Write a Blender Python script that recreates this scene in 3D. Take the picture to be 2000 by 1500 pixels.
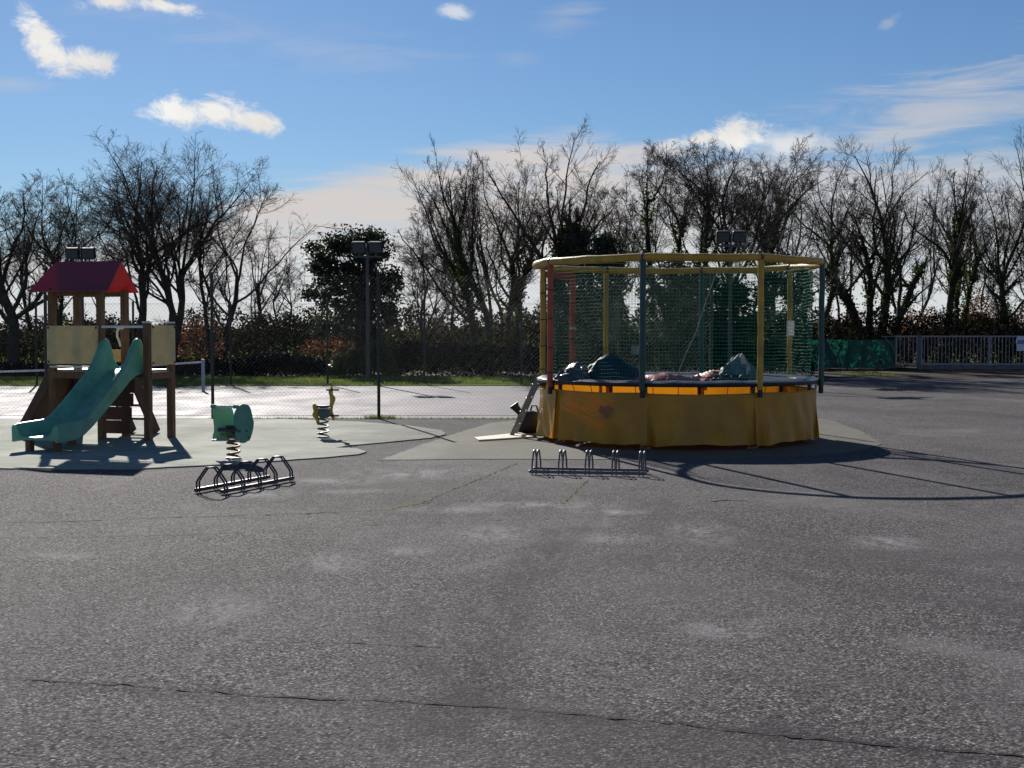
import bpy, math, random
import numpy as np
from mathutils import Vector

# ------------------------------------------------------------------ camera, sky, sun, exposure
for o in list(bpy.data.objects): bpy.data.objects.remove(o)
scene = bpy.context.scene
COL = scene.collection
FPX, W, H, HOR, CAMH = 2590.0, 2000.0, 1500.0, 643.5, 1.6
PITCH = math.atan((H/2-HOR)/FPX)
cam = bpy.data.objects.new('camera', bpy.data.cameras.new('camera')); COL.objects.link(cam)
cam.location = (0, 0, CAMH); cam.rotation_euler = (math.pi/2-PITCH, 0, 0)
cam.data.sensor_width = 36; cam.data.lens = 36*FPX/W; cam.data.clip_end = 5000; cam.data.clip_start = 0.1
scene.camera = cam
SUN_EL, SUN_AZ = math.radians(26.5), math.radians(-17.5)      # azimuth measured from +Y towards +X
sun = bpy.data.objects.new('sun', bpy.data.lights.new('sun', 'SUN')); COL.objects.link(sun)
sun.data.energy = 5.0; sun.data.angle = math.radians(0.5); sun.data.color = (1, 0.95, 0.88)
sd = Vector((math.sin(SUN_AZ)*math.cos(SUN_EL), math.cos(SUN_AZ)*math.cos(SUN_EL), math.sin(SUN_EL)))
sun.rotation_euler = sd.to_track_quat('Z', 'Y').to_euler(); sun.location = (-10, 30, 30)
scene.view_settings.view_transform = 'Standard'; scene.view_settings.look = 'None'
scene.view_settings.exposure = 0.5; scene.view_settings.gamma = 1
SKY_STRENGTH = 0.05

def ray(x, y):
    a, b = (x-W/2)/FPX, (H/2-y)/FPX
    return Vector((a, math.cos(PITCH)+b*math.sin(PITCH), -math.sin(PITCH)+b*math.cos(PITCH)))
def G(x, y, z=0.0):                       # point on the ground seen at a photo pixel
    d = ray(x, y); k = (z-CAMH)/d.z
    return Vector((d.x*k, d.y*k, z))
def V(x, y, Y):                           # point at a known distance Y seen at a photo pixel
    d = ray(x, y); k = Y/d.y
    return Vector((d.x*k, Y, CAMH+d.z*k))
def azel(x, y):
    d = ray(x, y).normalized(); return math.atan2(d.x, d.y), math.asin(d.z)

class NT:
    """small helper for node trees"""
    def __init__(s, tree): s.t = tree; s.n = tree.nodes; s.l = tree.links
    def node(s, typ, **kw):
        n = s.n.new(typ)
        for k, v in kw.items(): setattr(n, k, v)
        return n
    def put(s, sock, v):
        if v is None: return
        if isinstance(v, bpy.types.NodeSocket): s.l.new(v, sock)
        else: sock.default_value = v
    def m(s, op, a, b=None, c=None, clamp=False):
        n = s.node('ShaderNodeMath', operation=op); n.use_clamp = clamp
        for i, v in enumerate((a, b, c)): s.put(n.inputs[i], v)
        return n.outputs[0]
    def noise(s, vec, scale, detail=4, rough=0.55, dist=0.0, out=0):
        n = s.node('ShaderNodeTexNoise'); s.put(n.inputs['Vector'], vec)
        n.inputs['Scale'].default_value = scale; n.inputs['Detail'].default_value = detail
        n.inputs['Roughness'].default_value = rough; n.inputs['Distortion'].default_value = dist
        return n.outputs[out]
    def ss(s, v, a, b, lo=0.0, hi=1.0):
        n = s.node('ShaderNodeMapRange', interpolation_type='SMOOTHSTEP')
        s.put(n.inputs[0], v)
        for i, q in enumerate((a, b, lo, hi)): s.put(n.inputs[i+1], q)
        return n.outputs[0]
    def mix(s, f, a, b, blend='MIX'):
        n = s.node('ShaderNodeMix', data_type='RGBA', blend_type=blend)
        s.put(n.inputs[0], f)
        for i, v in ((6, a), (7, b)):
            if isinstance(v, (tuple, list)) and len(v) == 3: v = (*v, 1)
            s.put(n.inputs[i], v)
        return n.outputs[2]
    def scale(s, vec, xyz, loc=(0, 0, 0)):
        n = s.node('ShaderNodeMapping'); s.put(n.inputs[0], vec)
        n.inputs['Scale'].default_value = xyz; n.inputs['Location'].default_value = loc
        return n.outputs[0]

def build_world():
    w = bpy.data.worlds.new('World'); scene.world = w; w.use_nodes = True
    t = NT(w.node_tree); t.n.clear()
    sky = t.node('ShaderNodeTexSky', sky_type='NISHITA'); sky.sun_disc = False
    sky.sun_elevation = SUN_EL; sky.sun_rotation = SUN_AZ
    sky.air_density = 1.0; sky.dust_density = 0.1; sky.ozone_density = 3.0; sky.altitude = 50
    skyc = t.mix(1.0, sky.outputs[0], (0.68, 0.85, 1.06), 'MULTIPLY')
    tc = t.node('ShaderNodeTexCoord'); gen = tc.outputs['Generated']
    sp = t.node('ShaderNodeSeparateXYZ'); t.l.new(gen, sp.inputs[0])
    az = t.m('ARCTAN2', sp.outputs[0], sp.outputs[1]); el = t.m('ARCSINE', sp.outputs[2])
    cv = t.node('ShaderNodeCombineXYZ'); t.l.new(az, cv.inputs[0]); t.l.new(el, cv.inputs[1]); ae = cv.outputs[0]
    fine = t.m('SUBTRACT', t.noise(t.scale(ae, (1, 1.5, 1)), 34, 9, 0.68, 0.5), 0.5)
    coarse = t.m('SUBTRACT', t.noise(t.scale(ae, (1, 1.6, 1), (3, 1, 0)), 14, 4, 0.55), 0.5)
    streak = t.m('SUBTRACT', t.noise(t.scale(ae, (1, 7, 1), (0.3, 2, 0)), 9, 6, 0.6, 0.8), 0.5)
    puff = None
    px = 1/FPX
    def blob(cx, cy, rx, ry, rot=0.0, amp=1.45, soft=0.85, op=1.0, nz=None):
        a0, e0 = azel(cx, cy); ca, sa = math.cos(rot), math.sin(rot)
        du = t.m('SUBTRACT', az, a0); dv = t.m('SUBTRACT', el, e0)
        p = t.m('ADD', t.m('MULTIPLY', du, ca/(rx*px)), t.m('MULTIPLY', dv, sa/(rx*px)))
        q = t.m('ADD', t.m('MULTIPLY', du, -sa/(ry*px)), t.m('MULTIPLY', dv, ca/(ry*px)))
        d = t.m('SQRT', t.m('ADD', t.m('MULTIPLY', p, p), t.m('MULTIPLY', q, q)))
        f = t.m('ADD', t.m('SUBTRACT', 1.0, d), t.m('MULTIPLY', nz or fine, amp*2.0))
        return t.m('MULTIPLY', t.ss(f, 0.0, soft), op)
    for b in [(75, 70, 62, 34, -0.75), (105, 105, 60, 40, -0.5), (160, 120, 80, 33, -0.12),
              (345, 217, 78, 32, -0.1), (428, 216, 70, 38, 0), (495, 238, 80, 24, -0.18),
              (225, 0, 66, 20, 0.05), (320, 10, 80, 17, -0.1), (893, 24, 50, 16, -0.1, 1.0, 0.8, 0.6),
              (1440, 268, 110, 30, 0), (1440, 250, 52, 32, 0), (1350, 275, 80, 16, 0.15),
              (1540, 275, 120, 32, 0, 0.9, 0.9, 0.7)]:
        m = blob(*b); puff = m if puff is None else t.m('MAXIMUM', puff, m)
    wisp = None
    for b in [(1105, 35, 90, 40, 0.2, 1.3, 1.4, 0.28, streak), (560, 85, 360, 60, -0.12, 1.6, 1.4, 0.22, streak),
              (1800, 235, 330, 100, 0.28, 1.5, 1.1, 0.62, streak), (20, 165, 90, 25, 0, 1.2, 1.3, 0.25, streak),
              (1735, 45, 30, 12, 0.5, 1.2, 1.0, 0.3, fine), (1010, 115, 60, 20, 0, 1.2, 1.4, 0.2, streak)]:
        m = blob(*b); wisp = m if wisp is None else t.m('MAXIMUM', wisp, m)
    # long cloud bank low in the sky: its upper edge as a curve of azimuth
    fc = t.node('ShaderNodeFloatCurve'); t.l.new(t.m('ADD', t.m('MULTIPLY', az, 1/math.tau), 0.5), fc.inputs[1])
    cu = fc.mapping.curves[0]
    pts = [(-400, 520), (0, 480), (330, 425), (560, 338), (760, 306), (950, 276), (1180, 258), (1420, 282), (1700, 285), (2000, 280), (2400, 270)]
    cu.points[0].location = (0, 0.45); cu.points[1].location = (1, 0.45)
    for x, y in pts:
        a, e = azel(x, y); cu.points.new(a/math.tau+0.5, e*3)
    fc.mapping.update()
    edge = t.m('DIVIDE', fc.outputs[0], 3.0)
    below = t.m('ADD', t.m('SUBTRACT', edge, el), t.m('MULTIPLY', streak, 0.045))
    bank = t.ss(below, -0.002, 0.022)
    gaps = t.ss(t.m('ADD', streak, t.m('MULTIPLY', coarse, 0.4)), -0.16, 0.06, 0.72, 0.98)
    rightfade = t.ss(az, 0.03, 0.2, 1.0, 0.78)
    bank = t.m('MULTIPLY', t.m('MULTIPLY', bank, gaps), rightfade)
    low = t.ss(el, 0.0, 0.085, 0.85, 0.0)
    # other fair-weather clouds, all round and overhead
    high = t.m('MULTIPLY', t.ss(t.noise(t.scale(gen, (1, 1, 2.4), (5, 2, 1)), 3.2, 7, 0.55), 0.64, 0.78), t.ss(el, 0.27, 0.36))
    back = t.m('MULTIPLY', t.ss(t.noise(t.scale(gen, (1, 1, 4), (1, 7, 1)), 3.0, 7, 0.55), 0.62, 0.76), t.ss(t.m('ABSOLUTE', az), 0.45, 0.6))
    tot = t.m('MAXIMUM', t.m('MAXIMUM', bank, wisp), t.m('MAXIMUM', t.m('MAXIMUM', high, back), low))
    cc = t.mix(t.ss(el, 0.02, 0.09), (10.6, 10.7, 11.0), (9.4, 8.8, 8.5))
    c1 = t.mix(tot, skyc, cc)
    c2 = t.mix(puff, c1, t.mix(t.ss(coarse, -0.2, 0.2), (10.6, 10.2, 9.7), (13.2, 13.0, 12.6)))
    bg = t.node('ShaderNodeBackground'); t.put(bg.inputs[0], c2); bg.inputs[1].default_value = SKY_STRENGTH
    out = t.node('ShaderNodeOutputWorld'); t.l.new(bg.outputs[0], out.inputs[0])
build_world()

# ------------------------------------------------------------------ helpers: meshes, things, materials
ORG = {}
def new_obj(name, me, mat=None, parent=None, smooth=False):
    o = bpy.data.objects.new(name, me); COL.objects.link(o)
    if mat: me.materials.append(mat)
    if parent is not None: o.parent = parent
    if smooth: me.polygons.foreach_set('use_smooth', np.ones(len(me.polygons), bool))
    ORG[o] = ORG.get(parent, Vector((0, 0, 0))) if parent is not None else Vector((0, 0, 0))
    return o
def big(name, Vv, F, mat, parent=None, smooth=False):
    """mesh from numpy arrays in world coordinates: verts (N,3), faces (M,k)"""
    me = bpy.data.meshes.new(name); org = ORG.get(parent, Vector((0, 0, 0))) if parent is not None else Vector((0, 0, 0))
    Vv = np.asarray(Vv, np.float32)-np.array(org, np.float32); F = np.asarray(F, np.int32); k = F.shape[1]
    me.vertices.add(len(Vv)); me.vertices.foreach_set('co', Vv.ravel())
    me.loops.add(F.size); me.loops.foreach_set('vertex_index', F.ravel())
    me.polygons.add(len(F)); me.polygons.foreach_set('loop_start', np.arange(0, F.size, k, dtype=np.int32))
    me.update(calc_edges=True)
    return new_obj(name, me, mat, parent, smooth)
def tag(o, label=None, cat=None, group=None, kind=None):
    if label: o['label'] = label
    if cat: o['category'] = cat
    if group: o['group'] = group
    if kind: o['kind'] = kind
    return o
def thing(name, loc, label, cat, group=None):
    o = bpy.data.objects.new(name, None); COL.objects.link(o); o.location = loc; o.empty_display_size = 0.1
    ORG[o] = Vector(loc); return tag(o, label, cat, group)

def tubes(P, R, sides=4):
    """P (B,n,3) polylines, R (B,n) radii -> verts, quads"""
    P = np.asarray(P, float); B, n, _ = P.shape; R = np.broadcast_to(np.asarray(R, float), (B, n))
    T = np.empty_like(P); T[:, 1:-1] = P[:, 2:]-P[:, :-2]; T[:, 0] = P[:, 1]-P[:, 0]; T[:, -1] = P[:, -1]-P[:, -2]
    T /= np.linalg.norm(T, axis=2, keepdims=True)+1e-9
    ref = np.where(np.abs(T[:, :1, 2:3]) > 0.9, np.array([1.0, 0, 0]), np.array([0, 0, 1.0]))
    A = np.cross(T, np.broadcast_to(ref, T.shape)); A /= np.linalg.norm(A, axis=2, keepdims=True)+1e-9
    C = np.cross(T, A)
    an = np.arange(sides)*2*np.pi/sides
    ring = P[:, :, None]+R[:, :, None, None]*(A[:, :, None]*np.cos(an)[:, None]+C[:, :, None]*np.sin(an)[:, None])
    idx = np.arange(B*n*sides).reshape(B, n, sides); nx = np.roll(idx, -1, axis=2)
    F = np.stack([idx[:, :-1], nx[:, :-1], nx[:, 1:], idx[:, 1:]], axis=-1).reshape(-1, 4)
    return ring.reshape(-1, 3), F

class MB:
    def __init__(s): s.v = []; s.f = []
    def add(s, vs, fs):
        k = len(s.v); s.v += [tuple(q) for q in vs]; s.f += [tuple(int(i)+k for i in f) for f in fs]; return s
    def box(s, c, size, ux=(1, 0, 0), uy=None, bev=0.0):
        """box at centre c; ux = its x axis, uy = y axis (z is the cross product)"""
        ux = Vector(ux).normalized(); uy = Vector(uy).normalized() if uy is not None else Vector((0, 0, 1)).cross(ux).normalized()
        uz = ux.cross(uy); c = Vector(c); a, b, h = [q/2 for q in size]
        if bev <= 0:
            vs = [c+ux*(a*i)+uy*(b*j)+uz*(h*k) for k in (-1, 1) for j in (-1, 1) for i in (-1, 1)]
            return s.add(vs, [(0, 2, 3, 1), (4, 5, 7, 6), (0, 1, 5, 4), (2, 6, 7, 3), (0, 4, 6, 2), (1, 3, 7, 5)])
        e = min(bev, a*0.9, b*0.9, h*0.9); loops = []
        for (ia, ib, hz) in ((a-e, b-e, -h), (a, b, -h+e), (a, b, h-e), (a-e, b-e, h)):
            ce = e if True else 0
            pts = [(-ia+ce, -ib), (ia-ce, -ib), (ia, -ib+ce), (ia, ib-ce), (ia-ce, ib), (-ia+ce, ib), (-ia, ib-ce), (-ia, -ib+ce)]
            loops.append([c+ux*p+uy*q+uz*hz for p, q in pts])
        vs = sum(loops, []); fs = [tuple(reversed(range(8))), tuple(range(24, 32))]
        for r in range(3):
            for i in range(8): fs.append((r*8+i, r*8+(i+1) % 8, r*8+8+(i+1) % 8, r*8+8+i))
        return s.add(vs, fs)
    def tube(s, pts, r, sides=10, cap=True, closed=False):
        P = np.array([[tuple(p) for p in pts]], float); n = P.shape[1]
        R = np.broadcast_to(np.asarray(r, float), (n,))[None]
        # transport frame to avoid twists
        p = [Vector(q) for q in P[0]]; vs = []; prevA = None
        for i in range(n):
            t = (p[min(i+1, n-1)]-p[max(i-1, 0)]) if not closed else (p[(i+1) % n]-p[i-1])
            t.normalize()
            if prevA is None:
                A = t.cross(Vector((0, 0, 1)) if abs(t.z) < 0.9 else Vector((1, 0, 0))).normalized()
            else:
                A = (prevA-t*prevA.dot(t)).normalized()
            prevA = A; C = t.cross(A)
            for k in range(sides):
                a = 2*math.pi*k/sides; vs.append(p[i]+(A*math.cos(a)+C*math.sin(a))*R[0][i])
        fs = []
        for i in range(n if closed else n-1):
            j = (i+1) % n
            for k in range(sides):
                fs.append((i*sides+k, i*sides+(k+1) % sides, j*sides+(k+1) % sides, j*sides+k))
        if cap and not closed:
            fs.append(tuple(reversed(range(sides)))); fs.append(tuple((n-1)*sides+k for k in range(sides)))
        return s.add(vs, fs)
    def plate(s, outline, origin, ex, ey, th):
        """flat cut-out: outline (2D), thickness th along the normal, slightly bevelled"""
        ex, ey = Vector(ex).normalized(), Vector(ey).normalized(); nz = ex.cross(ey); o = Vector(origin)
        n = len(outline); cx = sum(p[0] for p in outline)/n; cy = sum(p[1] for p in outline)/n
        L = []
        for k, sh in ((-th/2, 0.985), (-th/2*0.7, 1), (th/2*0.7, 1), (th/2, 0.985)):
            L += [o+ex*(cx+(x-cx)*sh)+ey*(cy+(y-cy)*sh)+nz*k for x, y in outline]
        fs = [tuple(reversed(range(n))), tuple(range(3*n, 4*n))]
        for r in range(3):
            for i in range(n): fs.append((r*n+i, r*n+(i+1) % n, (r+1)*n+(i+1) % n, (r+1)*n+i))
        return s.add(L, fs)
    def grid(s, P, closed_u=False):
        """P[u][v] -> quads"""
        nu, nv = len(P), len(P[0]); vs = [q for row in P for q in row]; fs = []
        for i in range(nu if closed_u else nu-1):
            for j in range(nv-1): fs.append((i*nv+j, ((i+1) % nu)*nv+j, ((i+1) % nu)*nv+j+1, i*nv+j+1))
        return s.add(vs, fs)
    def build(s, name, mat, parent=None, smooth=False, local=False):
        me = bpy.data.meshes.new(name)
        org = Vector((0, 0, 0)) if (local or parent is None) else ORG.get(parent, Vector((0, 0, 0)))
        me.from_pydata([(v[0]-org.x, v[1]-org.y, v[2]-org.z) for v in s.v], [], s.f); me.update()
        o = new_obj(name, me, mat, parent, False)
        if smooth:
            me.polygons.foreach_set('use_smooth', np.ones(len(me.polygons), bool))
            try: me.set_sharp_from_angle(angle=math.radians(40))
            except Exception: pass
        return o

MATS = {}
def mat(name, col, rough=0.6, metal=0.0, spec=0.5, var=0.25, vscale=6.0, dirt=None, dscale=2.5, bump=0.0, bscale=40, trans=0.0, tcol=None, stretch=(1, 1, 1)):
    if name in MATS: return MATS[name]
    m = bpy.data.materials.new(name); m.use_nodes = True; t = NT(m.node_tree)
    b = t.n['Principled BSDF']; out = t.n['Material Output']
    tc = t.node('ShaderNodeTexCoord'); vec = t.scale(tc.outputs['Object'], stretch)
    n1 = t.noise(vec, vscale, 6, 0.6)
    lo = tuple(c*(1-var) for c in col); hi = tuple(min(1, c*(1+var)) for c in col)
    c = t.mix(t.ss(n1, 0.3, 0.7), lo, hi)
    if dirt: c = t.mix(t.m('MULTIPLY', t.ss(t.noise(vec, dscale, 7, 0.65), 0.48, 0.7), dirt[3] if len(dirt) > 3 else 0.7), c, tuple(dirt[:3]))
    t.put(b.inputs['Base Color'], c); b.inputs['Metallic'].default_value = metal
    t.put(b.inputs['Roughness'], t.ss(n1, 0.2, 0.8, max(0.02, rough-0.1), min(1, rough+0.1)))
    b.inputs['Specular IOR Level'].default_value = spec
    if bump:
        bn = t.node('ShaderNodeBump'); bn.inputs['Strength'].default_value = bump; bn.inputs['Distance'].default_value = 0.01
        t.put(bn.inputs['Height'], t.noise(vec, bscale, 5, 0.6)); t.l.new(bn.outputs[0], b.inputs['Normal'])
    if trans:
        tr = t.node('ShaderNodeBsdfTranslucent'); tr.inputs[0].default_value = (*(tcol or col), 1)
        ms = t.node('ShaderNodeMixShader'); ms.inputs[0].default_value = trans
        t.l.new(b.outputs[0], ms.inputs[1]); t.l.new(tr.outputs[0], ms.inputs[2]); t.l.new(ms.outputs[0], out.inputs[0])
    MATS[name] = m; return m

wood = mat('weathered_wood', (0.14, 0.075, 0.038), 0.75, var=0.4, vscale=5, stretch=(6, 6, 0.6), bump=0.4, bscale=30)
dark_wood = mat('dark_board', (0.075, 0.038, 0.024), 0.7, var=0.35, vscale=4, bump=0.3, bscale=25)
cream = mat('cream_board', (0.60, 0.51, 0.27), 0.55, var=0.10, dirt=(0.35, 0.28, 0.15, 0.35), trans=0.2, tcol=(0.6, 0.45, 0.2))
roof_red = mat('red_plastic_roof', (0.16, 0.05, 0.075), 0.5, var=0.15, dirt=(0.11, 0.045, 0.07, 0.5), trans=0.30, tcol=(0.75, 0.045, 0.05))
slide_green = mat('green_moulded_plastic', (0.15, 0.40, 0.30), 0.42, var=0.12, dirt=(0.04, 0.16, 0.12, 0.5), trans=0.18, tcol=(0.12, 0.5, 0.25))
steel = mat('galvanised_steel', (0.45, 0.45, 0.46), 0.38, metal=0.85, var=0.2)
dark_steel = mat('dark_rack_steel', (0.07, 0.07, 0.08), 0.42, metal=0.6, var=0.3)
white_pipe = mat('white_painted_pipe', (0.72, 0.72, 0.7), 0.4, var=0.08)
black = mat('black_rubber', (0.018, 0.018, 0.02), 0.6, var=0.3)
bark = mat('bark', (0.055, 0.044, 0.038), 0.9, spec=0.2, var=0.4, vscale=3, bump=0.5, bscale=8)
twig = mat('twigs', (0.105, 0.078, 0.062), 0.85, spec=0.25, var=0.3, vscale=2)
ivy_m = mat('ivy_leaves', (0.028, 0.050, 0.018), 0.7, spec=0.2, var=0.55, vscale=1.5, trans=0.22, tcol=(0.14, 0.22, 0.04))
oak_m = mat('evergreen_leaves', (0.034, 0.038, 0.027), 0.55, spec=0.3, var=0.5, vscale=1.2, trans=0.12, tcol=(0.08, 0.12, 0.03))
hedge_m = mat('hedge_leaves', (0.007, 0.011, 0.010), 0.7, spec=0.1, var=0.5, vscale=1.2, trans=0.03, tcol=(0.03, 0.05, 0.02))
beech_m = mat('brown_dead_leaves', (0.12, 0.05, 0.028), 0.7, var=0.5, vscale=1.5, trans=0.22, tcol=(0.40, 0.15, 0.06))
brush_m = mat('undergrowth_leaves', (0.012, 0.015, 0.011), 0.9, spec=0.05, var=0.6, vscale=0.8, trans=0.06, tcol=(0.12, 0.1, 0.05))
grass_m = mat('grass_blades', (0.085, 0.125, 0.03), 0.6, var=0.4, vscale=0.6, trans=0.35, tcol=(0.22, 0.3, 0.05))

# ------------------------------------------------------------------ ground
rng = np.random.default_rng(7)
def ground_mats():
    # coarse worn asphalt
    m = bpy.data.materials.new('asphalt'); m.use_nodes = True; t = NT(m.node_tree); b = t.n['Principled BSDF']
    pos = t.node('ShaderNodeNewGeometry').outputs['Position']
    vo = t.node('ShaderNodeTexVoronoi'); t.l.new(pos, vo.inputs['Vector']); vo.inputs['Scale'].default_value = 78; vo.inputs['Randomness'].default_value = 1
    vo2 = t.node('ShaderNodeTexVoronoi'); t.l.new(pos, vo2.inputs['Vector']); vo2.inputs['Scale'].default_value = 120
    sep = t.node('ShaderNodeSeparateColor'); t.l.new(vo.outputs['Color'], sep.inputs[0])
    stone = t.ss(sep.outputs[0], 0.0, 1.0)
    def attr(n):
        a = t.node('ShaderNodeAttribute'); a.attribute_name = n; return a.outputs['Fac']
    big_n = t.noise(pos, 0.35, 5, 0.6); mid = t.noise(t.scale(pos, (1, 0.5, 1)), 1.6, 6, 0.65); sm = t.noise(pos, 18, 4, 0.6)
    c = t.mix(stone, (0.017, 0.016, 0.0165), (0.225, 0.208, 0.204))
    c = t.mix(t.ss(t.noise(pos, 210, 2, 0.7), 0.42, 0.62, 0, 0.55), c, (0.026, 0.024, 0.026))
    c = t.mix(t.ss(sep.outputs[1], 0.86, 0.97), c, (0.34, 0.33, 0.33))
    c = t.mix(t.ss(vo.outputs['Distance'], 0.40, 0.8, 0, 0.85), c, (0.022, 0.020, 0.021))
    c = t.mix(t.ss(big_n, 0.35, 0.68, 0, 0.45), c, (0.150, 0.132, 0.136))
    c = t.mix(t.ss(mid, 0.52, 0.75, 0, 0.45), c, (0.050, 0.045, 0.049))
    streak = t.noise(t.scale(pos, (1, 0.35, 1)), 3.2, 7, 0.75, 0.8)
    zone = t.noise(t.scale(pos, (0.7, 0.35, 1), (4, 1, 0)), 0.55, 8, 0.7, 0.9)
    c = t.mix(t.ss(zone, 0.52, 0.60, 0, 0.42), c, (0.052, 0.047, 0.050)); c = t.mix(t.ss(zone, 0.46, 0.36, 0, 0.38), c, (0.20, 0.185, 0.185))
    lt = t.m('MULTIPLY', t.m('MULTIPLY', attr('pale'), t.ss(t.m('ADD', streak, t.m('MULTIPLY', sm, 0.5)), 0.62, 0.86)), t.ss(sep.outputs[2], 0.0, 0.6, 0.2, 1.0))
    c = t.mix(lt, c, (0.29, 0.285, 0.28))
    c = t.mix(t.m('MULTIPLY', t.m('MULTIPLY', attr('stain'), t.ss(t.m('ADD', streak, t.m('MULTIPLY', sm, 0.6)), 0.62, 0.95)), t.ss(sep.outputs[2], 0.2, 0.8, 0.95, 0.25)), c, (0.025, 0.024, 0.027))
    c = t.mix(t.m('MULTIPLY', attr('moss'), t.ss(t.m('ADD', sm, t.m('MULTIPLY', mid, 0.5)), 0.68, 0.92)), c, (0.10, 0.105, 0.03))
    t.put(b.inputs['Base Color'], c)
    t.put(b.inputs['Roughness'], t.ss(sep.outputs[2], 0, 1, 0.8, 1.0)); b.inputs['Specular IOR Level'].default_value = 0.05
    h = t.m('ADD', t.m('MULTIPLY', vo.outputs['Distance'], -1.0), t.m('ADD', t.m('MULTIPLY', vo2.outputs['Distance'], -0.35), t.m('MULTIPLY', stone, 0.35)))
    bn = t.node('ShaderNodeBump'); bn.inputs['Strength'].default_value = 0.42; bn.inputs['Distance'].default_value = 0.006
    t.put(bn.inputs['Height'], h); t.l.new(bn.outputs[0], b.inputs['Normal'])
    MATS['asphalt'] = m
    def sheet(name, lo, hi, alt, rough, fine=90, bump=0.4, spec=0.4, patch=0.4, dark=None, dk=0.6):
        m = bpy.data.materials.new(name); m.use_nodes = True; t = NT(m.node_tree); b = t.n['Principled BSDF']
        pos = t.node('ShaderNodeNewGeometry').outputs['Position']
        n1 = t.noise(t.scale(pos, (1, 0.45, 1)), 0.9, 7, 0.65, 0.4); n2 = t.noise(pos, fine, 3, 0.6); n3 = t.noise(t.scale(pos, (0.35, 1, 1)), 1.7, 7, 0.7, 0.6)
        c = t.mix(t.ss(n1, 0.3, 0.7), lo, hi); c = t.mix(t.ss(n3, 0.5, 0.72, 0, patch), c, alt)
        if dark: c = t.mix(t.ss(t.noise(t.scale(pos, (0.5, 1, 1), (9, 3, 0)), 1.1, 8, 0.7, 0.5), 0.50, 0.70, 0, dk), c, dark)
        if dark: c = t.mix(t.ss(t.noise(t.scale(pos, (0.4, 1, 1), (2, 8, 0)), 4.5, 8, 0.75, 0.8), 0.52, 0.72, 0, 0.55), c, tuple(q*0.8 for q in alt))
        c = t.mix(t.ss(n2, 0.35, 0.65, 0, 0.35), c, tuple(q*0.55 for q in lo))
        if name == 'rubber_green':     # worn down to the tarmac at its outer end
            sx = t.node('ShaderNodeSeparateXYZ'); t.l.new(pos, sx.inputs[0])
            c = t.mix(t.ss(t.m('ADD', sx.outputs[0], t.m('MULTIPLY', n3, 3.0)), -1.6, 0.6, 0, 0.75), c, (0.135, 0.13, 0.122))
        t.put(b.inputs['Base Color'], c); b.inputs['Specular IOR Level'].default_value = spec
        t.put(b.inputs['Roughness'], t.ss(n1, 0.3, 0.7, rough-0.08, rough+0.08))
        bn = t.node('ShaderNodeBump'); bn.inputs['Strength'].default_value = bump; bn.inputs['Distance'].default_value = 0.004
        t.put(bn.inputs['Height'], n2); t.l.new(bn.outputs[0], b.inputs['Normal']); MATS[name] = m
    sheet('rubber_green', (0.25, 0.268, 0.225), (0.36, 0.375, 0.315), (0.22, 0.225, 0.14), 0.85, 70, 0.5, 0.08, 0.75, (0.15, 0.165, 0.155), 0.8)
    sheet('court_paint', (0.12, 0.11, 0.124), (0.175, 0.16, 0.178), (0.085, 0.077, 0.084), 0.72, 60, 0.4, 0.12, 0.6)
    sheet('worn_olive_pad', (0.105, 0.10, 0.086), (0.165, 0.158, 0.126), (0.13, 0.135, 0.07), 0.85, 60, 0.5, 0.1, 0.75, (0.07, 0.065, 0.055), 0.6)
    sheet('turf', (0.06, 0.095, 0.022), (0.10, 0.14, 0.035), (0.12, 0.11, 0.05), 0.9, 14, 0.8, 0.03, 0.5)
    sheet('field', (0.09, 0.15, 0.03), (0.13, 0.2, 0.04), (0.12, 0.13, 0.05), 0.95, 5, 0.5, 0.0)
    sheet('bare_soil', (0.035, 0.028, 0.02), (0.06, 0.045, 0.03), (0.05, 0.05, 0.02), 0.9, 12, 0.8, 0.1)
ground_mats()
crack_m = mat('crack_dirt', (0.02, 0.018, 0.018), 0.95, spec=0.1, var=0.4, vscale=8, dirt=(0.07, 0.075, 0.02, 0.5), dscale=1.5)

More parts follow.
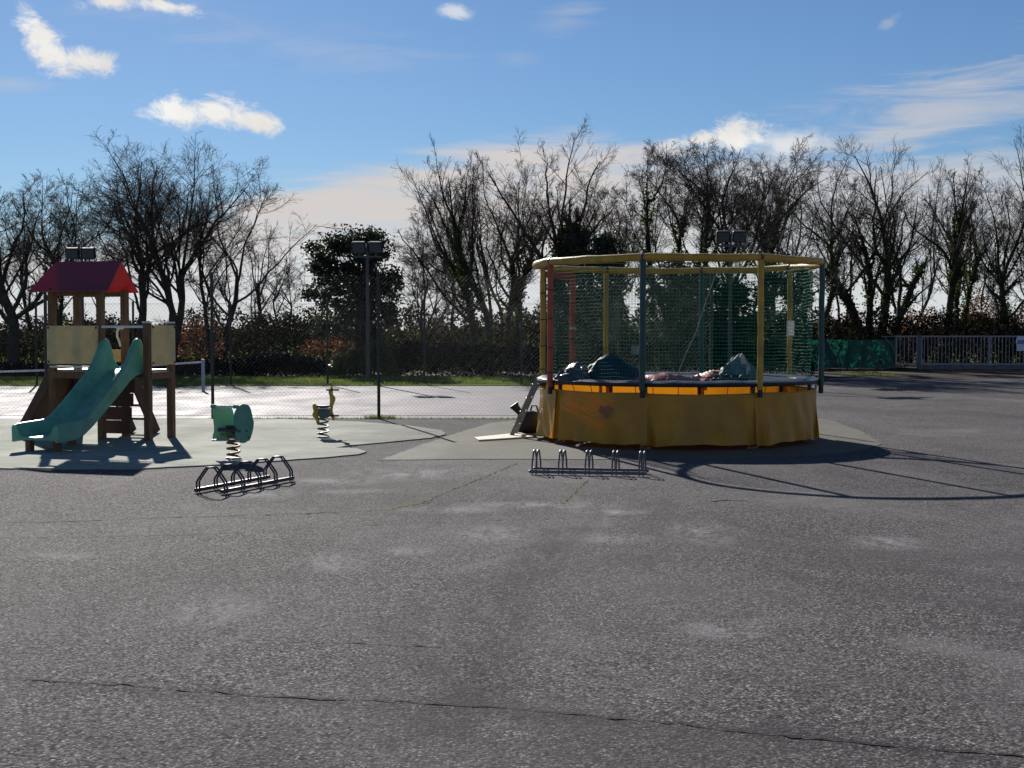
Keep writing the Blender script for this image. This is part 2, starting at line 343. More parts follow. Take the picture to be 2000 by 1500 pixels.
def seg_dist(X, Y, pts):
    d = np.full(X.shape, 1e9)
    for (a, b) in zip(pts[:-1], pts[1:]):
        ax, ay, bx, by = a[0], a[1], b[0], b[1]; L2 = (bx-ax)**2+(by-ay)**2+1e-9
        tt = np.clip(((X-ax)*(bx-ax)+(Y-ay)*(by-ay))/L2, 0, 1)
        d = np.minimum(d, np.hypot(X-ax-tt*(bx-ax), Y-ay-tt*(by-ay)))
    return d
def make_asphalt():
    xs = np.unique(np.r_[np.linspace(-60, -8, 14), np.arange(-7.5, 7.51, 0.075), np.linspace(8, 60, 14)])
    ys = np.unique(np.r_[np.linspace(-12, 3.5, 8), np.arange(4, 22.01, 0.075), np.linspace(22.5, 57, 24)])
    X, Y = np.meshgrid(xs, ys); Vv = np.stack([X, Y, np.zeros_like(X)], -1).reshape(-1, 3)
    n, k = len(ys), len(xs); i = np.arange(n*k).reshape(n, k)
    F = np.stack([i[:-1, :-1], i[:-1, 1:], i[1:, 1:], i[1:, :-1]], -1).reshape(-1, 4)
    o = big('asphalt_ground', Vv, F, MATS['asphalt']); tag(o, kind='structure')
    def put(name, val):
        a = o.data.attributes.new(name, 'FLOAT', 'POINT'); a.data.foreach_set('value', np.clip(val, 0, 1).astype(np.float32).ravel())
    pale = np.zeros_like(X)
    for x, y, rx, ry in [(655, 1098, 60, 16), (800, 925, 110, 9), (640, 940, 90, 6), (960, 1043, 60, 14), (880, 995, 90, 6), (1050, 986, 120, 6), (800, 1075, 40, 8), (430, 1190, 60, 22),
                         (500, 965, 60, 10), (1180, 1052, 70, 8), (1730, 1060, 60, 10), (1360, 1040, 60, 18), (1420, 1230, 70, 14), (700, 960, 60, 4), (1200, 1000, 60, 4), (120, 1085, 60, 6)]:
        c = G(x, y); ax = (G(x+rx, y)-c).length; ay = (G(x, y-ry)-c).length
        pale = np.maximum(pale, 1-np.hypot((X-c.x)/ax, (Y-c.y)/ay)*0.62)
    put('pale', pale*1.05)
    st = [G(*p) for p in [(1120, 1035), (1040, 1110), (960, 1200), (905, 1330), (880, 1420)]]
    d = seg_dist(X, Y, st); st2 = [G(*p) for p in [(0, 1330), (500, 1365), (1000, 1395), (1500, 1430), (2000, 1490)]]
    d2 = seg_dist(X, Y, st2); st3 = [G(*p) for p in [(0, 1440), (900, 1450), (1300, 1480)]]
    ed = seg_dist(X, Y, [G(*p) for p in [(-200, 919), (280, 919), (420, 912), (540, 904), (640, 897), (716, 887)]]); ed2 = seg_dist(X, Y, [G(*p) for p in [(690, 874), (770, 867), (872, 853), (960, 830)]])
    put('stain', np.maximum.reduce([(1-ed/0.16)*0.9, (1-ed2/0.16)*0.8, (1-d/0.30)*1.5, (1-d2/0.14)*1.2, (1-seg_dist(X, Y, st3)/0.4)*0.5]))
    ms = [G(*p) for p in [(0, 1022), (300, 1012), (580, 1004), (760, 996), (870, 962), (960, 930), (1020, 900)]]
    ms2 = [G(*p) for p in [(0, 1052), (400, 1042)]]; ms3 = [G(*p) for p in [(1110, 982), (1140, 940)]]
    put('moss', np.maximum(np.maximum(1-seg_dist(X, Y, ms)/0.13, (1-seg_dist(X, Y, ms2)/0.12)*0.8), (1-seg_dist(X, Y, ms3)/0.09)*0.9))
    return o
ASPH = make_asphalt()
def rect(name, x0, x1, y0, y1, z, m):
    return tag(MB().add([(x0, y0, z), (x1, y0, z), (x1, y1, z), (x0, y1, z)], [(0, 1, 2, 3)]).build(name, m), kind='structure')
rect('field', -900, 900, -300, 3000, -0.012, MATS['field'])
rect('soil_bed', -60, 60, 43.6, 66, -0.006, MATS['bare_soil']).location.z = 0.012
rect('tennis_court', -40, 3.7, 23.75, 37.4, 0.006, MATS['court_paint'])
rect('grass_strip', -45, 7.5, 37.4, 44.2, 0.02, MATS['turf'])
def wobbly(pts, amp, step, z, closed=True):
    out = []; n = len(pts)
    for i in range(n if closed else n-1):
        a, b = Vector(pts[i]), Vector(pts[(i+1) % n]); k = max(1, int((b-a).length/step))
        for j in range(k):
            p = a.lerp(b, j/k); out.append((p.x+rng.normal(0, amp), p.y+rng.normal(0, amp), z))
    if not closed: out.append((pts[-1][0], pts[-1][1], z))
    return out
def pad(name, px, z, m, amp=0.012):
    P = wobbly([G(*p) for p in px], amp, 0.12, z); n = len(P)
    m_ = MB().add(P+[(a, b, -0.002) for a, b, c in P], [tuple(range(n))]+[(i, i+n, (i+1) % n+n, (i+1) % n) for i in range(n)])
    return tag(m_.build(name, m), kind='structure')
pad('rubber_play_surface', [(-500, 918), (60, 917), (280, 917), (420, 910), (540, 902), (640, 895), (700, 889), (716, 884), (700, 878), (655, 876), (690, 871), (770, 864), (840, 857), (872, 850), (862, 842),
    (800, 833), (700, 825), (560, 820), (300, 819), (-500, 819)], 0.016, MATS['rubber_green'])
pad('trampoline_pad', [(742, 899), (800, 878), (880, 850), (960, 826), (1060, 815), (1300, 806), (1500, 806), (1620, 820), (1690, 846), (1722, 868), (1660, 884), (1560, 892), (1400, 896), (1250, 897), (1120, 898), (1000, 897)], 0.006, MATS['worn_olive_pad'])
def crack(px, w, jit=0.012):
    P = wobbly([G(*p) for p in px], jit, 0.05, 0.004, False); L, R = [], []
    for i, p in enumerate(P):
        a, b = Vector(P[max(i-1, 0)]), Vector(P[min(i+1, len(P)-1)]); t = (b-a).normalized(); n = Vector((-t.y, t.x, 0))
        ww = w*max(0.08, rng.lognormal(0, 0.6)*0.6)
        L.append(Vector(p)+n*ww/2); R.append(Vector(p)-n*ww/2)
    return MB().grid([L, R]).build('crack', crack_m, ASPH)
crack([(-60, 1322), (240, 1338), (480, 1357), (640, 1366), (800, 1372), (1000, 1384), (1180, 1400), (1500, 1435), (2060, 1484)], 0.014, 0.008)
crack([(-60, 1022), (150, 1019), (300, 1012), (580, 1004), (760, 996), (830, 982), (870, 962), (940, 935), (1010, 905)], 0.02, 0.015)
crack([(-60, 1053), (400, 1044), (800, 1022), (1200, 1009), (1700, 990), (2060, 984)], 0.008, 0.006)
crack([(1100, 985), (1125, 960), (1150, 938)], 0.015)
crack([(1385, 980), (1420, 977), (1460, 979)], 0.03, 0.01)
crack([(1610, 958), (1800, 950), (2060, 946)], 0.012, 0.01)
crack([(560, 1252), (700, 1257), (860, 1264)], 0.008)
crack([(1640, 880), (1800, 900), (2050, 905)], 0.015, 0.02)
# kerb edge line of the rubber surface, puddles
def puddle(px):
    P = wobbly([G(*p) for p in px], 0.02, 0.15, 0.005)
    return tag(MB().add(P, [tuple(range(len(P)))]).build('puddle', mat('puddle_water', (0.012, 0.012, 0.013), 0.12, var=0.1)), 'dark flat puddle on the asphalt', 'puddle')
p1 = puddle([(1698, 761), (1730, 759), (1778, 759), (1770, 763), (1730, 764)]); p1['label'] = 'wider dark puddle on the asphalt closer to the barred gate'
p2 = puddle([(1735, 776), (1780, 775), (1824, 776.5), (1785, 778)]); p2['label'] = 'long thin dark puddle on the asphalt, farther from the gate'
p3 = puddle([(815, 772), (850, 771), (862, 773), (835, 774.5)]); p3['label'] = 'small dark puddle on the pale tennis court'

# ------------------------------------------------------------------ play tower with slide
def play_tower():
    C = Vector((-5.93, 19.14, 0)); u = Vector((0.954, -0.30, 0)).normalized(); v = Vector((0.30, 0.954, 0)).normalized(); up = Vector((0, 0, 1))
    A = C-u*0.82; B = A+v*0.6; D = C+v*0.6; E = C+u*0.77; F = E+v*0.6
    T = thing('play_tower', (C.x, C.y, 0), 'wooden play tower with red gabled roof, cream panels and green slide', 'play tower')
    def post(p, top, cap=False):
        o = MB().box(p+up*(top/2), (0.1, 0.1, top), u, v, 0.012).build('post', wood, T)
        if cap: MB().box(p+up*(top+0.012), (0.115, 0.115, 0.024), u, v, 0.01).build('post_cap', white_pipe, o)
    for p in (A, B, C, D): post(p, 2.18)
    for p in (E, F): post(p, 1.69, True)
    # roof: two thin translucent sheets meeting at the ridge
    def roof(s, flare):
        ridge = 2.60; eave = 2.15
        a, b = A+v*0.3-u*0.145+up*ridge, C+v*0.3+u*0.15+up*ridge
        c, d = C+v*s+u*(0.15+flare)+up*eave, A+v*s-u*(0.145+flare)+up*eave
        n = (b-a).cross(d-a).normalized();  n = -n if n.z < 0 else n
        m = MB(); q = [a, b, c, d]; m.add(q+[p-n*0.012 for p in q], [(0, 1, 2, 3), (7, 6, 5, 4), (0, 4, 5, 1), (1, 5, 6, 2), (2, 6, 7, 3), (3, 7, 4, 0)])
        o = m.build('roof_panel', roof_red, T)
        for k in (0.28, 0.75):
            e = d.lerp(c, k)+up*0.03; MB().tube([e+n*0.001, e+n*0.012], 0.018, 8).build('bolt', black, o)
    roof(-0.2, 0.11); roof(0.70, 0.03)
    MB().box(A.lerp(C, 0.5)+up*2.12, (0.86, 0.03, 0.07), u).build('roof_beam', wood, T)
    MB().box(B.lerp(D, 0.5)+up*2.12, (0.86, 0.03, 0.07), u).build('roof_beam', wood, T)
    # guard panels
    def panel(p, q, off, z0, z1):
        d = (q-p); L = d.length; d.normalize(); n = d.cross(up)
        o = MB().box((p+q)/2+n*off+up*(z0+z1)/2, (L, 0.018, z1-z0), d, None, 0.004).build('guard_panel', cream, T)
        for k in (-1, 1):
            for z in (z0+0.03, z1-0.03):
                c = (p+q)/2+d*(k*(L/2-0.03))+n*(off+0.008)+up*z
                MB().tube([c, c+n*0.01], 0.016, 8).build('bolt', black, o)
    panel(A-u*0.05, C+u*0.0, 0.062, 1.10, 1.655); panel(E, F+v*0.02, 0.062, 1.09, 1.66)
    panel(B-u*0.02, D+u*0.02, -0.062, 1.12, 1.3)
    # deck
    floor = MB().box(A.lerp(F, 0.5)+up*1.0, (1.62, 0.62, 0.045), u, v, 0.006).build('deck', mat('deck_board', (0.30, 0.27, 0.23), 0.4, var=0.15), T)
    MB().box(A.lerp(C, 0.5)-v*0.045+up*0.94, (0.84, 0.03, 0.1), u).build('deck_beam', wood, floor)
    MB().box(B.lerp(F, 0.5)+v*0.045+up*0.94, (1.6, 0.03, 0.1), u).build('deck_beam', wood, floor)
    MB().box(E.lerp(F, 0.5)+u*0.045+up*0.94, (0.03, 0.6, 0.1), u, v).build('deck_beam', wood, floor)
    MB().tube([A-v*0.06+up*1.06, C-v*0.06+up*1.06], 0.014, 8).build('toe_rail', white_pipe, T)
    MB().tube([C-v*0.03+up*1.64, E-v*0.03+up*1.64], 0.019, 10).build('slide_bar', white_pipe, T)
    hb = D+up*1.62-v*0.07; MB().tube([hb+u*0.02, hb-u*0.05+up*0.0, hb-u*0.085-up*0.05, hb-u*0.085-up*0.12, hb-u*0.05-up*0.2, hb-u*0.03-up*0.27], 0.018, 8).build('grab_handle', white_pipe, T, True)
    # brown board under the deck
    for k in range(4):
        MB().box(C.lerp(D, 0.55)+u*(0.02+0.0)+u*0.16*k/4+up*(0.17+0.2*k), (0.46-0.02*k, 0.022, 0.194), u, None, 0.004).build('plank', dark_wood, T)
    # climbing ramp on the left side
    r0, r1 = A+up*0.98, A-u*0.62+up*0.02
    ex = (r1-r0).normalized(); L = (r1-r0).length
    ramp = MB().box((r0+r1)/2+v*0.3, (L, 0.62, 0.03), ex, v).build('climbing_ramp', dark_wood, T)
    for side in (-0.01, 0.61):
        MB().box((r0+r1)/2+v*side, (L+0.12, 0.035, 0.15), ex, v, 0.006).build('stringer', dark_wood, ramp)
    # stairs behind, down to the right
    s0 = D.lerp(F, 0.5)+v*0.05
    st = MB().box(D-u*0.15+v*0.12+up*0.95, (0.42, 0.17, 0.04), u, v, 0.006).build('staircase', dark_wood, T)
    top, bot = D-u*0.36+v*0.08+up*0.92, D-u*0.30+v*0.62+up*0.02
    for off in (0, 0.42):
        a, b = top+u*off, bot+u*off; MB().box((a+b)/2, ((b-a).length, 0.04, 0.17), (b-a), None).build('stringer', dark_wood, st)
    for k in range(4):
        c = top.lerp(bot, (k+0.6)/4.2)+u*0.21+up*0.09; MB().box(c, (0.42, 0.17, 0.035), u, v, 0.006).build('tread', wood, st)
    # slide
    O = C.lerp(E, 0.5)
    ss = np.linspace(-0.12, 2.02, 64); P = []
    def fz(s):
        pts = [(-0.2, 1.03), (0.12, 1.02), (0.26, 0.97), (0.42, 0.86), (1.22, 0.34), (1.42, 0.25), (1.62, 0.215), (2.05, 0.20)]
        return float(np.interp(s, [p[0] for p in pts], [p[1] for p in pts]))
    def hz(s):
        pts = [(-0.2, 1.12), (-0.09, 1.16), (-0.03, 1.40), (0.03, 1.475), (0.13, 1.475), (0.22, 1.36), (0.34, 1.17), (0.5, 1.02), (0.8, 0.80), (1.30, 0.46), (1.42, 0.41), (1.5, 0.40), (2.0, 0.38), (2.03, 0.34)]
        return float(np.interp(s, [p[0] for p in pts], [p[1] for p in pts]))
    ker = np.ones(5)/5
    fzs = np.convolve(np.pad([fz(s) for s in ss], 2, 'edge'), ker, 'valid'); hzs = np.convolve(np.pad([hz(s) for s in ss], 2, 'edge'), np.ones(3)/3, 'valid' )[1:-1]
    for s, f, h in zip(ss, fzs, hzs):
        hw = 0.30+0.05*min(1, max(0, (s-1.3)/0.4)); slim = 0.05 if h-f > 0.35 else 0.0
        sec = [(-hw, f-0.06), (-hw-0.005, h-0.03), (-hw+0.012, h-0.006), (-hw+0.035, h), (-hw+0.06, h-0.01), (-hw+0.075, h-0.035), (-hw+0.10, f+0.07), (-hw+0.15, f+0.012), (0, f)]
        sec = sec+[(-a, b) for a, b in reversed(sec[:-1])]+[(hw-0.03, f-0.06), (hw-0.06, f-0.035), (-hw+0.06, f-0.035), (-hw+0.03, f-0.06)]
        P.append([O+u*a-v*(s+0.0)+up*b for a, b in sec])
    sl = MB(); Pt = [[row[j] for row in P] for j in range(len(P[0]))]; sl.grid(Pt, closed_u=True)
    n = len(P[0]); nv = len(P)
    sl.f.append(tuple(i*nv for i in range(n))); sl.f.append(tuple(reversed([i*nv+nv-1 for i in range(n)])))
    slide = sl.build('slide', slide_green, T, True)
    for a in (-0.2, 0.22):
        c = O-v*1.86+u*a; MB().box(c+up*0.08, (0.09, 0.09, 0.16), u, v, 0.01).build('slide_foot', wood, slide)
    MB().box(O-v*0.95+up*0.2-u*0.22, (0.1, 0.1, 0.40), u, v, 0.01).build('slide_leg', wood, slide)
    return T
play_tower()

# ------------------------------------------------------------------ spring rockers
def spring(c, z0, z1, r, wire, turns, m, parent):
    n = int(turns*16); pts = [(c.x+r*math.cos(i/16*2*math.pi), c.y+r*math.sin(i/16*2*math.pi), z0+(z1-z0)*i/n) for i in range(n+1)]
    return MB().tube(pts, wire, 7).build('spring', m, parent, True)
rocker_green = mat('rocker_green_board', (0.23, 0.50, 0.31), 0.5, var=0.12, dirt=(0.08, 0.2, 0.14, 0.4), trans=0.15, tcol=(0.3, 0.6, 0.2))
rocker_teal = mat('rocker_teal_board', (0.10, 0.28, 0.205), 0.5, var=0.12, dirt=(0.04, 0.12, 0.1, 0.4))
rocker_yellow = mat('rocker_yellow_board', (0.50, 0.30, 0.035), 0.5, var=0.15, dirt=(0.25, 0.16, 0.05, 0.4))
rust = mat('rusty_spring', (0.16, 0.07, 0.045), 0.6, metal=0.4, var=0.5, vscale=15)
grey_spring = mat('grey_spring', (0.12, 0.13, 0.14), 0.4, metal=0.6, var=0.3)
seat_m = mat('seat_board', (0.035, 0.05, 0.05), 0.6, var=0.2)
def smooth_outline(pts, it=1):
    for _ in range(it):
        q = []
        for i in range(len(pts)):
            a, b = pts[i], pts[(i+1) % len(pts)]
            q += [(a[0]*.75+b[0]*.25, a[1]*.75+b[1]*.25), (a[0]*.25+b[0]*.75, a[1]*.25+b[1]*.75)]
        pts = q
    return pts
def green_rocker():
    c = G(456, 898); Y = c.y; k = Y/FPX
    T = thing('spring_rocker', c, 'green elephant-like spring rocker with big oval side board and rusty spring', 'spring rocker')
    spring(c, 0.03, 0.40, 0.075, 0.014, 5.2, rust, T)
    MB().tube([c+Vector((0, 0, 0.004)), c+Vector((0, 0, 0.03))], 0.10, 14).build('base_plate', black, T)
    MB().tube([c+Vector((0, 0, 0.39)), c+Vector((0, 0, 0.42))], 0.095, 14).build('spring_cap', black, T)
    z = lambda y: V(456, y, Y).z
    # far side board (wide, light green) and near side board (oval, teal); boards run nearly along the view
    yaw = math.radians(12); ex = Vector((math.cos(yaw), math.sin(yaw), 0)); 
    def px_out(pp, x0): return [((x-x0)*k, z(y)) for x, y in pp]
    L = [(413, 794), (420, 792), (448, 793), (453, 805), (455, 822), (457, 838), (453, 850), (448, 858), (440, 861), (434, 859), (428, 865), (421, 859), (416, 857), (413, 862), (412, 852), (416, 842), (414, 822), (412, 806)]
    o = MB().plate(smooth_outline(px_out(L, 434)), Vector((c.x+(434-456)*k, c.y+0.1, 0)), ex, (0, 0, 1), 0.02).build('side_board', rocker_green, T); o['label'] = 'light green wavy-edged side board'
    yaw2 = math.radians(-14); ex2 = Vector((math.cos(yaw2), math.sin(yaw2), 0))
    R = [(468, 794), (474, 791), (478, 788), (486, 788), (493, 793), (497, 806), (499, 818), (501, 822), (500, 834), (497, 846), (492, 859), (488, 860), (482, 864), (474, 864), (466, 861), (462, 848), (461, 838), (459, 826), (459, 812), (462, 802)]
    o = MB().plate(smooth_outline(px_out(R, 480)), Vector((c.x+(480-456)*k, c.y-0.10, 0)), ex2, (0, 0, 1), 0.022).build('side_board', rocker_teal, T); o['label'] = 'dark teal oval side board'
    for (bx, by) in ((472, 842), (486, 840), (490, 852)):
        p = Vector((c.x+(bx-456)*k, c.y-0.118-0.25*(bx-480)*k, z(by))); MB().tube([p, p+Vector((0, -0.008, 0))], 0.011, 8).build('bolt', black, o)
    a, b = V(417, 793.5, Y+0.06), V(461, 794.5, Y-0.04)
    h = MB().tube([a, b], 0.014, 10).build('handle_bar', white_pipe, T)
    for p in (a, b): MB().tube([p+(a-b).normalized()*0.03, p-(a-b).normalized()*0.03], 0.024, 10).build('grip', rocker_teal, h)
    MB().box(V(448, 839, Y)+Vector((-0.02, 0, 0)), (0.24, 0.30, 0.03), ex, None, 0.008).build('seat', seat_m, T)
    MB().box(V(447, 852, Y)+Vector((0, 0.02, 0)), (0.22, 0.1, 0.06), ex, None, 0.008).build('seat_support', rocker_teal, T)
    MB().tube([V(415, 860, Y+0.1), V(470, 860, Y-0.1)], 0.012, 8).build('foot_bar', steel, T)
green_rocker()
def yellow_rocker():
    c = G(631, 856); Y = c.y; k = Y/FPX
    T = thing('spring_rocker', c, 'yellow animal-shaped spring rocker with tall head and grey spring', 'spring rocker')
    spring(c, 0.03, 0.47, 0.075, 0.013, 6, grey_spring, T)
    MB().tube([c+Vector((0, 0, 0.004)), c+Vector((0, 0, 0.03))], 0.095, 14).build('base_plate', black, T)
    MB().tube([c+Vector((0, 0, 0.46)), c+Vector((0, 0, 0.485))], 0.09, 14).build('spring_cap', black, T)
    def conv(pp): return [((360+a/5-631)*k, V(631, 720+b/5, Y).z) for a, b in pp]
    head = [(1436, 165), (1446, 168), (1454, 190), (1455, 250), (1470, 268), (1482, 290), (1475, 322), (1456, 360), (1450, 430), (1472, 465), (1472, 500), (1456, 512), (1440, 480), (1412, 432), (1412, 390), (1428, 330), (1422, 255), (1412, 240), (1413, 215), (1430, 205)]
    tail = [(1262, 342), (1282, 343), (1302, 372), (1312, 400), (1302, 440), (1310, 480), (1322, 520), (1312, 552), (1295, 548), (1280, 492), (1256, 474), (1248, 440), (1264, 420), (1254, 385), (1252, 352)]
    ex = Vector((math.cos(0.25), math.sin(0.25), 0))
    o = MB().plate(smooth_outline(conv(head)), (c.x, c.y-0.02, 0), ex, (0, 0, 1), 0.03).build('head_board', rocker_yellow, T)
    MB().plate(smooth_outline(conv(tail)), (c.x, c.y+0.02, 0), ex, (0, 0, 1), 0.03).build('tail_board', rocker_yellow, T)
    MB().tube([V(637, 761.5, Y-0.03), V(662, 761.5, Y+0.02)], 0.013, 8).build('handle_bar', black, T)
    MB().tube([V(644, 812, Y-0.03), V(662, 812, Y+0.02)], 0.013, 8).build('foot_bar', black, T)
    MB().box(V(632, 807, Y), (0.15, 0.26, 0.11), ex, None, 0.012).build('seat_box', mat('rocker_blue_grey', (0.06, 0.10, 0.115), 0.5, var=0.15), T)
    MB().box(V(632, 797, Y), (0.19, 0.28, 0.022), ex, None, 0.006).build('seat', mat('pale_seat', (0.42, 0.42, 0.4), 0.35, var=0.1), T)
yellow_rocker()

# ------------------------------------------------------------------ bicycle racks
def bike_rack():
    T = thing('bicycle_rack', (0, 0, 0), 'x', 'bicycle rack', 'low bicycle racks standing on the asphalt')
    Lr, wd, ht = 1.30, 0.30, 0.25
    for y in (0.0, wd):
        MB().box((Lr/2, y, 0.028), (Lr, 0.04, 0.035), (1, 0, 0), None, 0.006).build('rail', dark_steel, T)
    for i in range(5):
        for d in (-0.022, 0.022):
            x = 0.06+i*(Lr-0.12)/4+d
            pts = [(x, -0.012, 0.0), (x, -0.012, 0.10), (x, 0.0, 0.125), (x, 0.085, ht-0.02), (x, 0.105, ht), (x, wd-0.105, ht), (x, wd-0.085, ht-0.02), (x, wd, 0.125), (x, wd+0.012, 0.10), (x, wd+0.012, 0.0)]
            MB().tube(pts, 0.0095, 8).build('hoop', dark_steel, T, True)
    return T
def copy_tree(o, parent=None):
    c = o.copy(); COL.objects.link(c); c.parent = parent
    for ch in o.children: copy_tree(ch, c)
    return c
rackA = bike_rack()
rackB = copy_tree(rackA)
def place(o, a, b):
    o.location = (a.x, a.y, 0.006); o.rotation_euler = (0, 0, math.atan2(b.y-a.y, b.x-a.x))
a = G(432, 967); b = Vector((a.x+0.50, a.y+1.2, 0)); place(rackA, a, b); rackA['label'] = 'dark bicycle rack seen at a slant beside the green rubber surface'
a, b = G(1033, 926.5), G(1262, 931); place(rackB, a, b); rackB['label'] = 'grey bicycle rack with hoops edge-on standing before the trampoline'
rack_grey = mat('rack_grey_steel', (0.13, 0.13, 0.14), 0.5, metal=0.5, var=0.25)
for ch in rackB.children:
    ch.data = ch.data.copy(); ch.data.materials[0] = rack_grey

# ------------------------------------------------------------------ trampoline
TC = Vector((2.41, 19.40, 0)); TR = 2.05
_t = -Vector((TC.x, TC.y, 0)).normalized(); _r = Vector((-_t.y, _t.x, 0))
def tp(deg, r, z):
    a = math.radians(deg); return TC+(_r*math.sin(a)+_t*math.cos(a))*r+Vector((0, 0, z))
def wob(a, b, c): return math.sin(a*3.1+b*1.7+c)*0.5+math.sin(a*7.3-b*2.9+c*2.1)*0.3+math.sin(a*13.7+b*5.1+c*0.7)*0.2
yel = mat('yellow_sleeve', (0.46, 0.30, 0.045), 0.55, var=0.2, dirt=(0.2, 0.14, 0.05, 0.5), bump=0.3, bscale=30, trans=0.12, tcol=(0.7, 0.42, 0.05))
grn = mat('green_sleeve', (0.014, 0.062, 0.064), 0.5, var=0.25, bump=0.25, bscale=30)
red = mat('red_sleeve', (0.42, 0.085, 0.04), 0.55, var=0.2, bump=0.3, bscale=30, trans=0.12, tcol=(0.8, 0.1, 0.05))
skirt_m = mat('yellow_tarpaulin', (0.54, 0.295, 0.028), 0.42, var=0.22, vscale=2.2, dirt=(0.26, 0.16, 0.03, 0.5), dscale=1.6, bump=0.3, bscale=12, trans=0.28, tcol=(0.85, 0.31, 0.012))
net_m = mat('green_netting', (0.032, 0.18, 0.125), 0.6, spec=0.2, var=0.2, trans=0.25, tcol=(0.06, 0.32, 0.2))
mat_m = mat('black_mat', (0.02, 0.021, 0.025), 0.35, var=0.2)
edge_m = mat('grey_edge_pad', (0.055, 0.06, 0.07), 0.3, var=0.25, bump=0.3, bscale=15)
def streak_mat():
    m = skirt_m.copy(); m.name = 'streaked_tarpaulin'; t = NT(m.node_tree); b = t.n['Principled BSDF']
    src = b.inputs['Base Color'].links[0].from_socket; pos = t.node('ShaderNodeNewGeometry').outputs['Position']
    # slanting orange streaks mixed into the colour, and a grey smudge, on this panel
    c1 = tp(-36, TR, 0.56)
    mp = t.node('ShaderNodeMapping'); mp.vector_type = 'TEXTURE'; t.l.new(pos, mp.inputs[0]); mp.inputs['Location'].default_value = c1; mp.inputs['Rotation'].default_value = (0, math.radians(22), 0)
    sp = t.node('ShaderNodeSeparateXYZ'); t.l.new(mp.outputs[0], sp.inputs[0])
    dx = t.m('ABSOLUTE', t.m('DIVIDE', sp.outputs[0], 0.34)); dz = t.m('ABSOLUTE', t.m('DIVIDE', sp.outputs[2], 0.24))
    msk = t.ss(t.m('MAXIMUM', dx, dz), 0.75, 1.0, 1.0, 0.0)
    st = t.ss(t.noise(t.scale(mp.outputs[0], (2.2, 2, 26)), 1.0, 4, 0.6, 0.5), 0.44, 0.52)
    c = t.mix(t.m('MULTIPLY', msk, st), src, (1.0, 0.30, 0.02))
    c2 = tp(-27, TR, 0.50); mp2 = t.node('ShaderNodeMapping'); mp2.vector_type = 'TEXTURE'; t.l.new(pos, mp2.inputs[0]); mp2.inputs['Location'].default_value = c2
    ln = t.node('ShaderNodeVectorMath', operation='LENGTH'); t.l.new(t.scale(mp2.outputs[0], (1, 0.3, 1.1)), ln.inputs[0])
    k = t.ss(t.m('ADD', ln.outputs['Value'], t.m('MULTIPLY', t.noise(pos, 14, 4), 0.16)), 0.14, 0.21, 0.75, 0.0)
    t.put(b.inputs['Base Color'], t.mix(k, c, (0.09, 0.075, 0.075))); return m
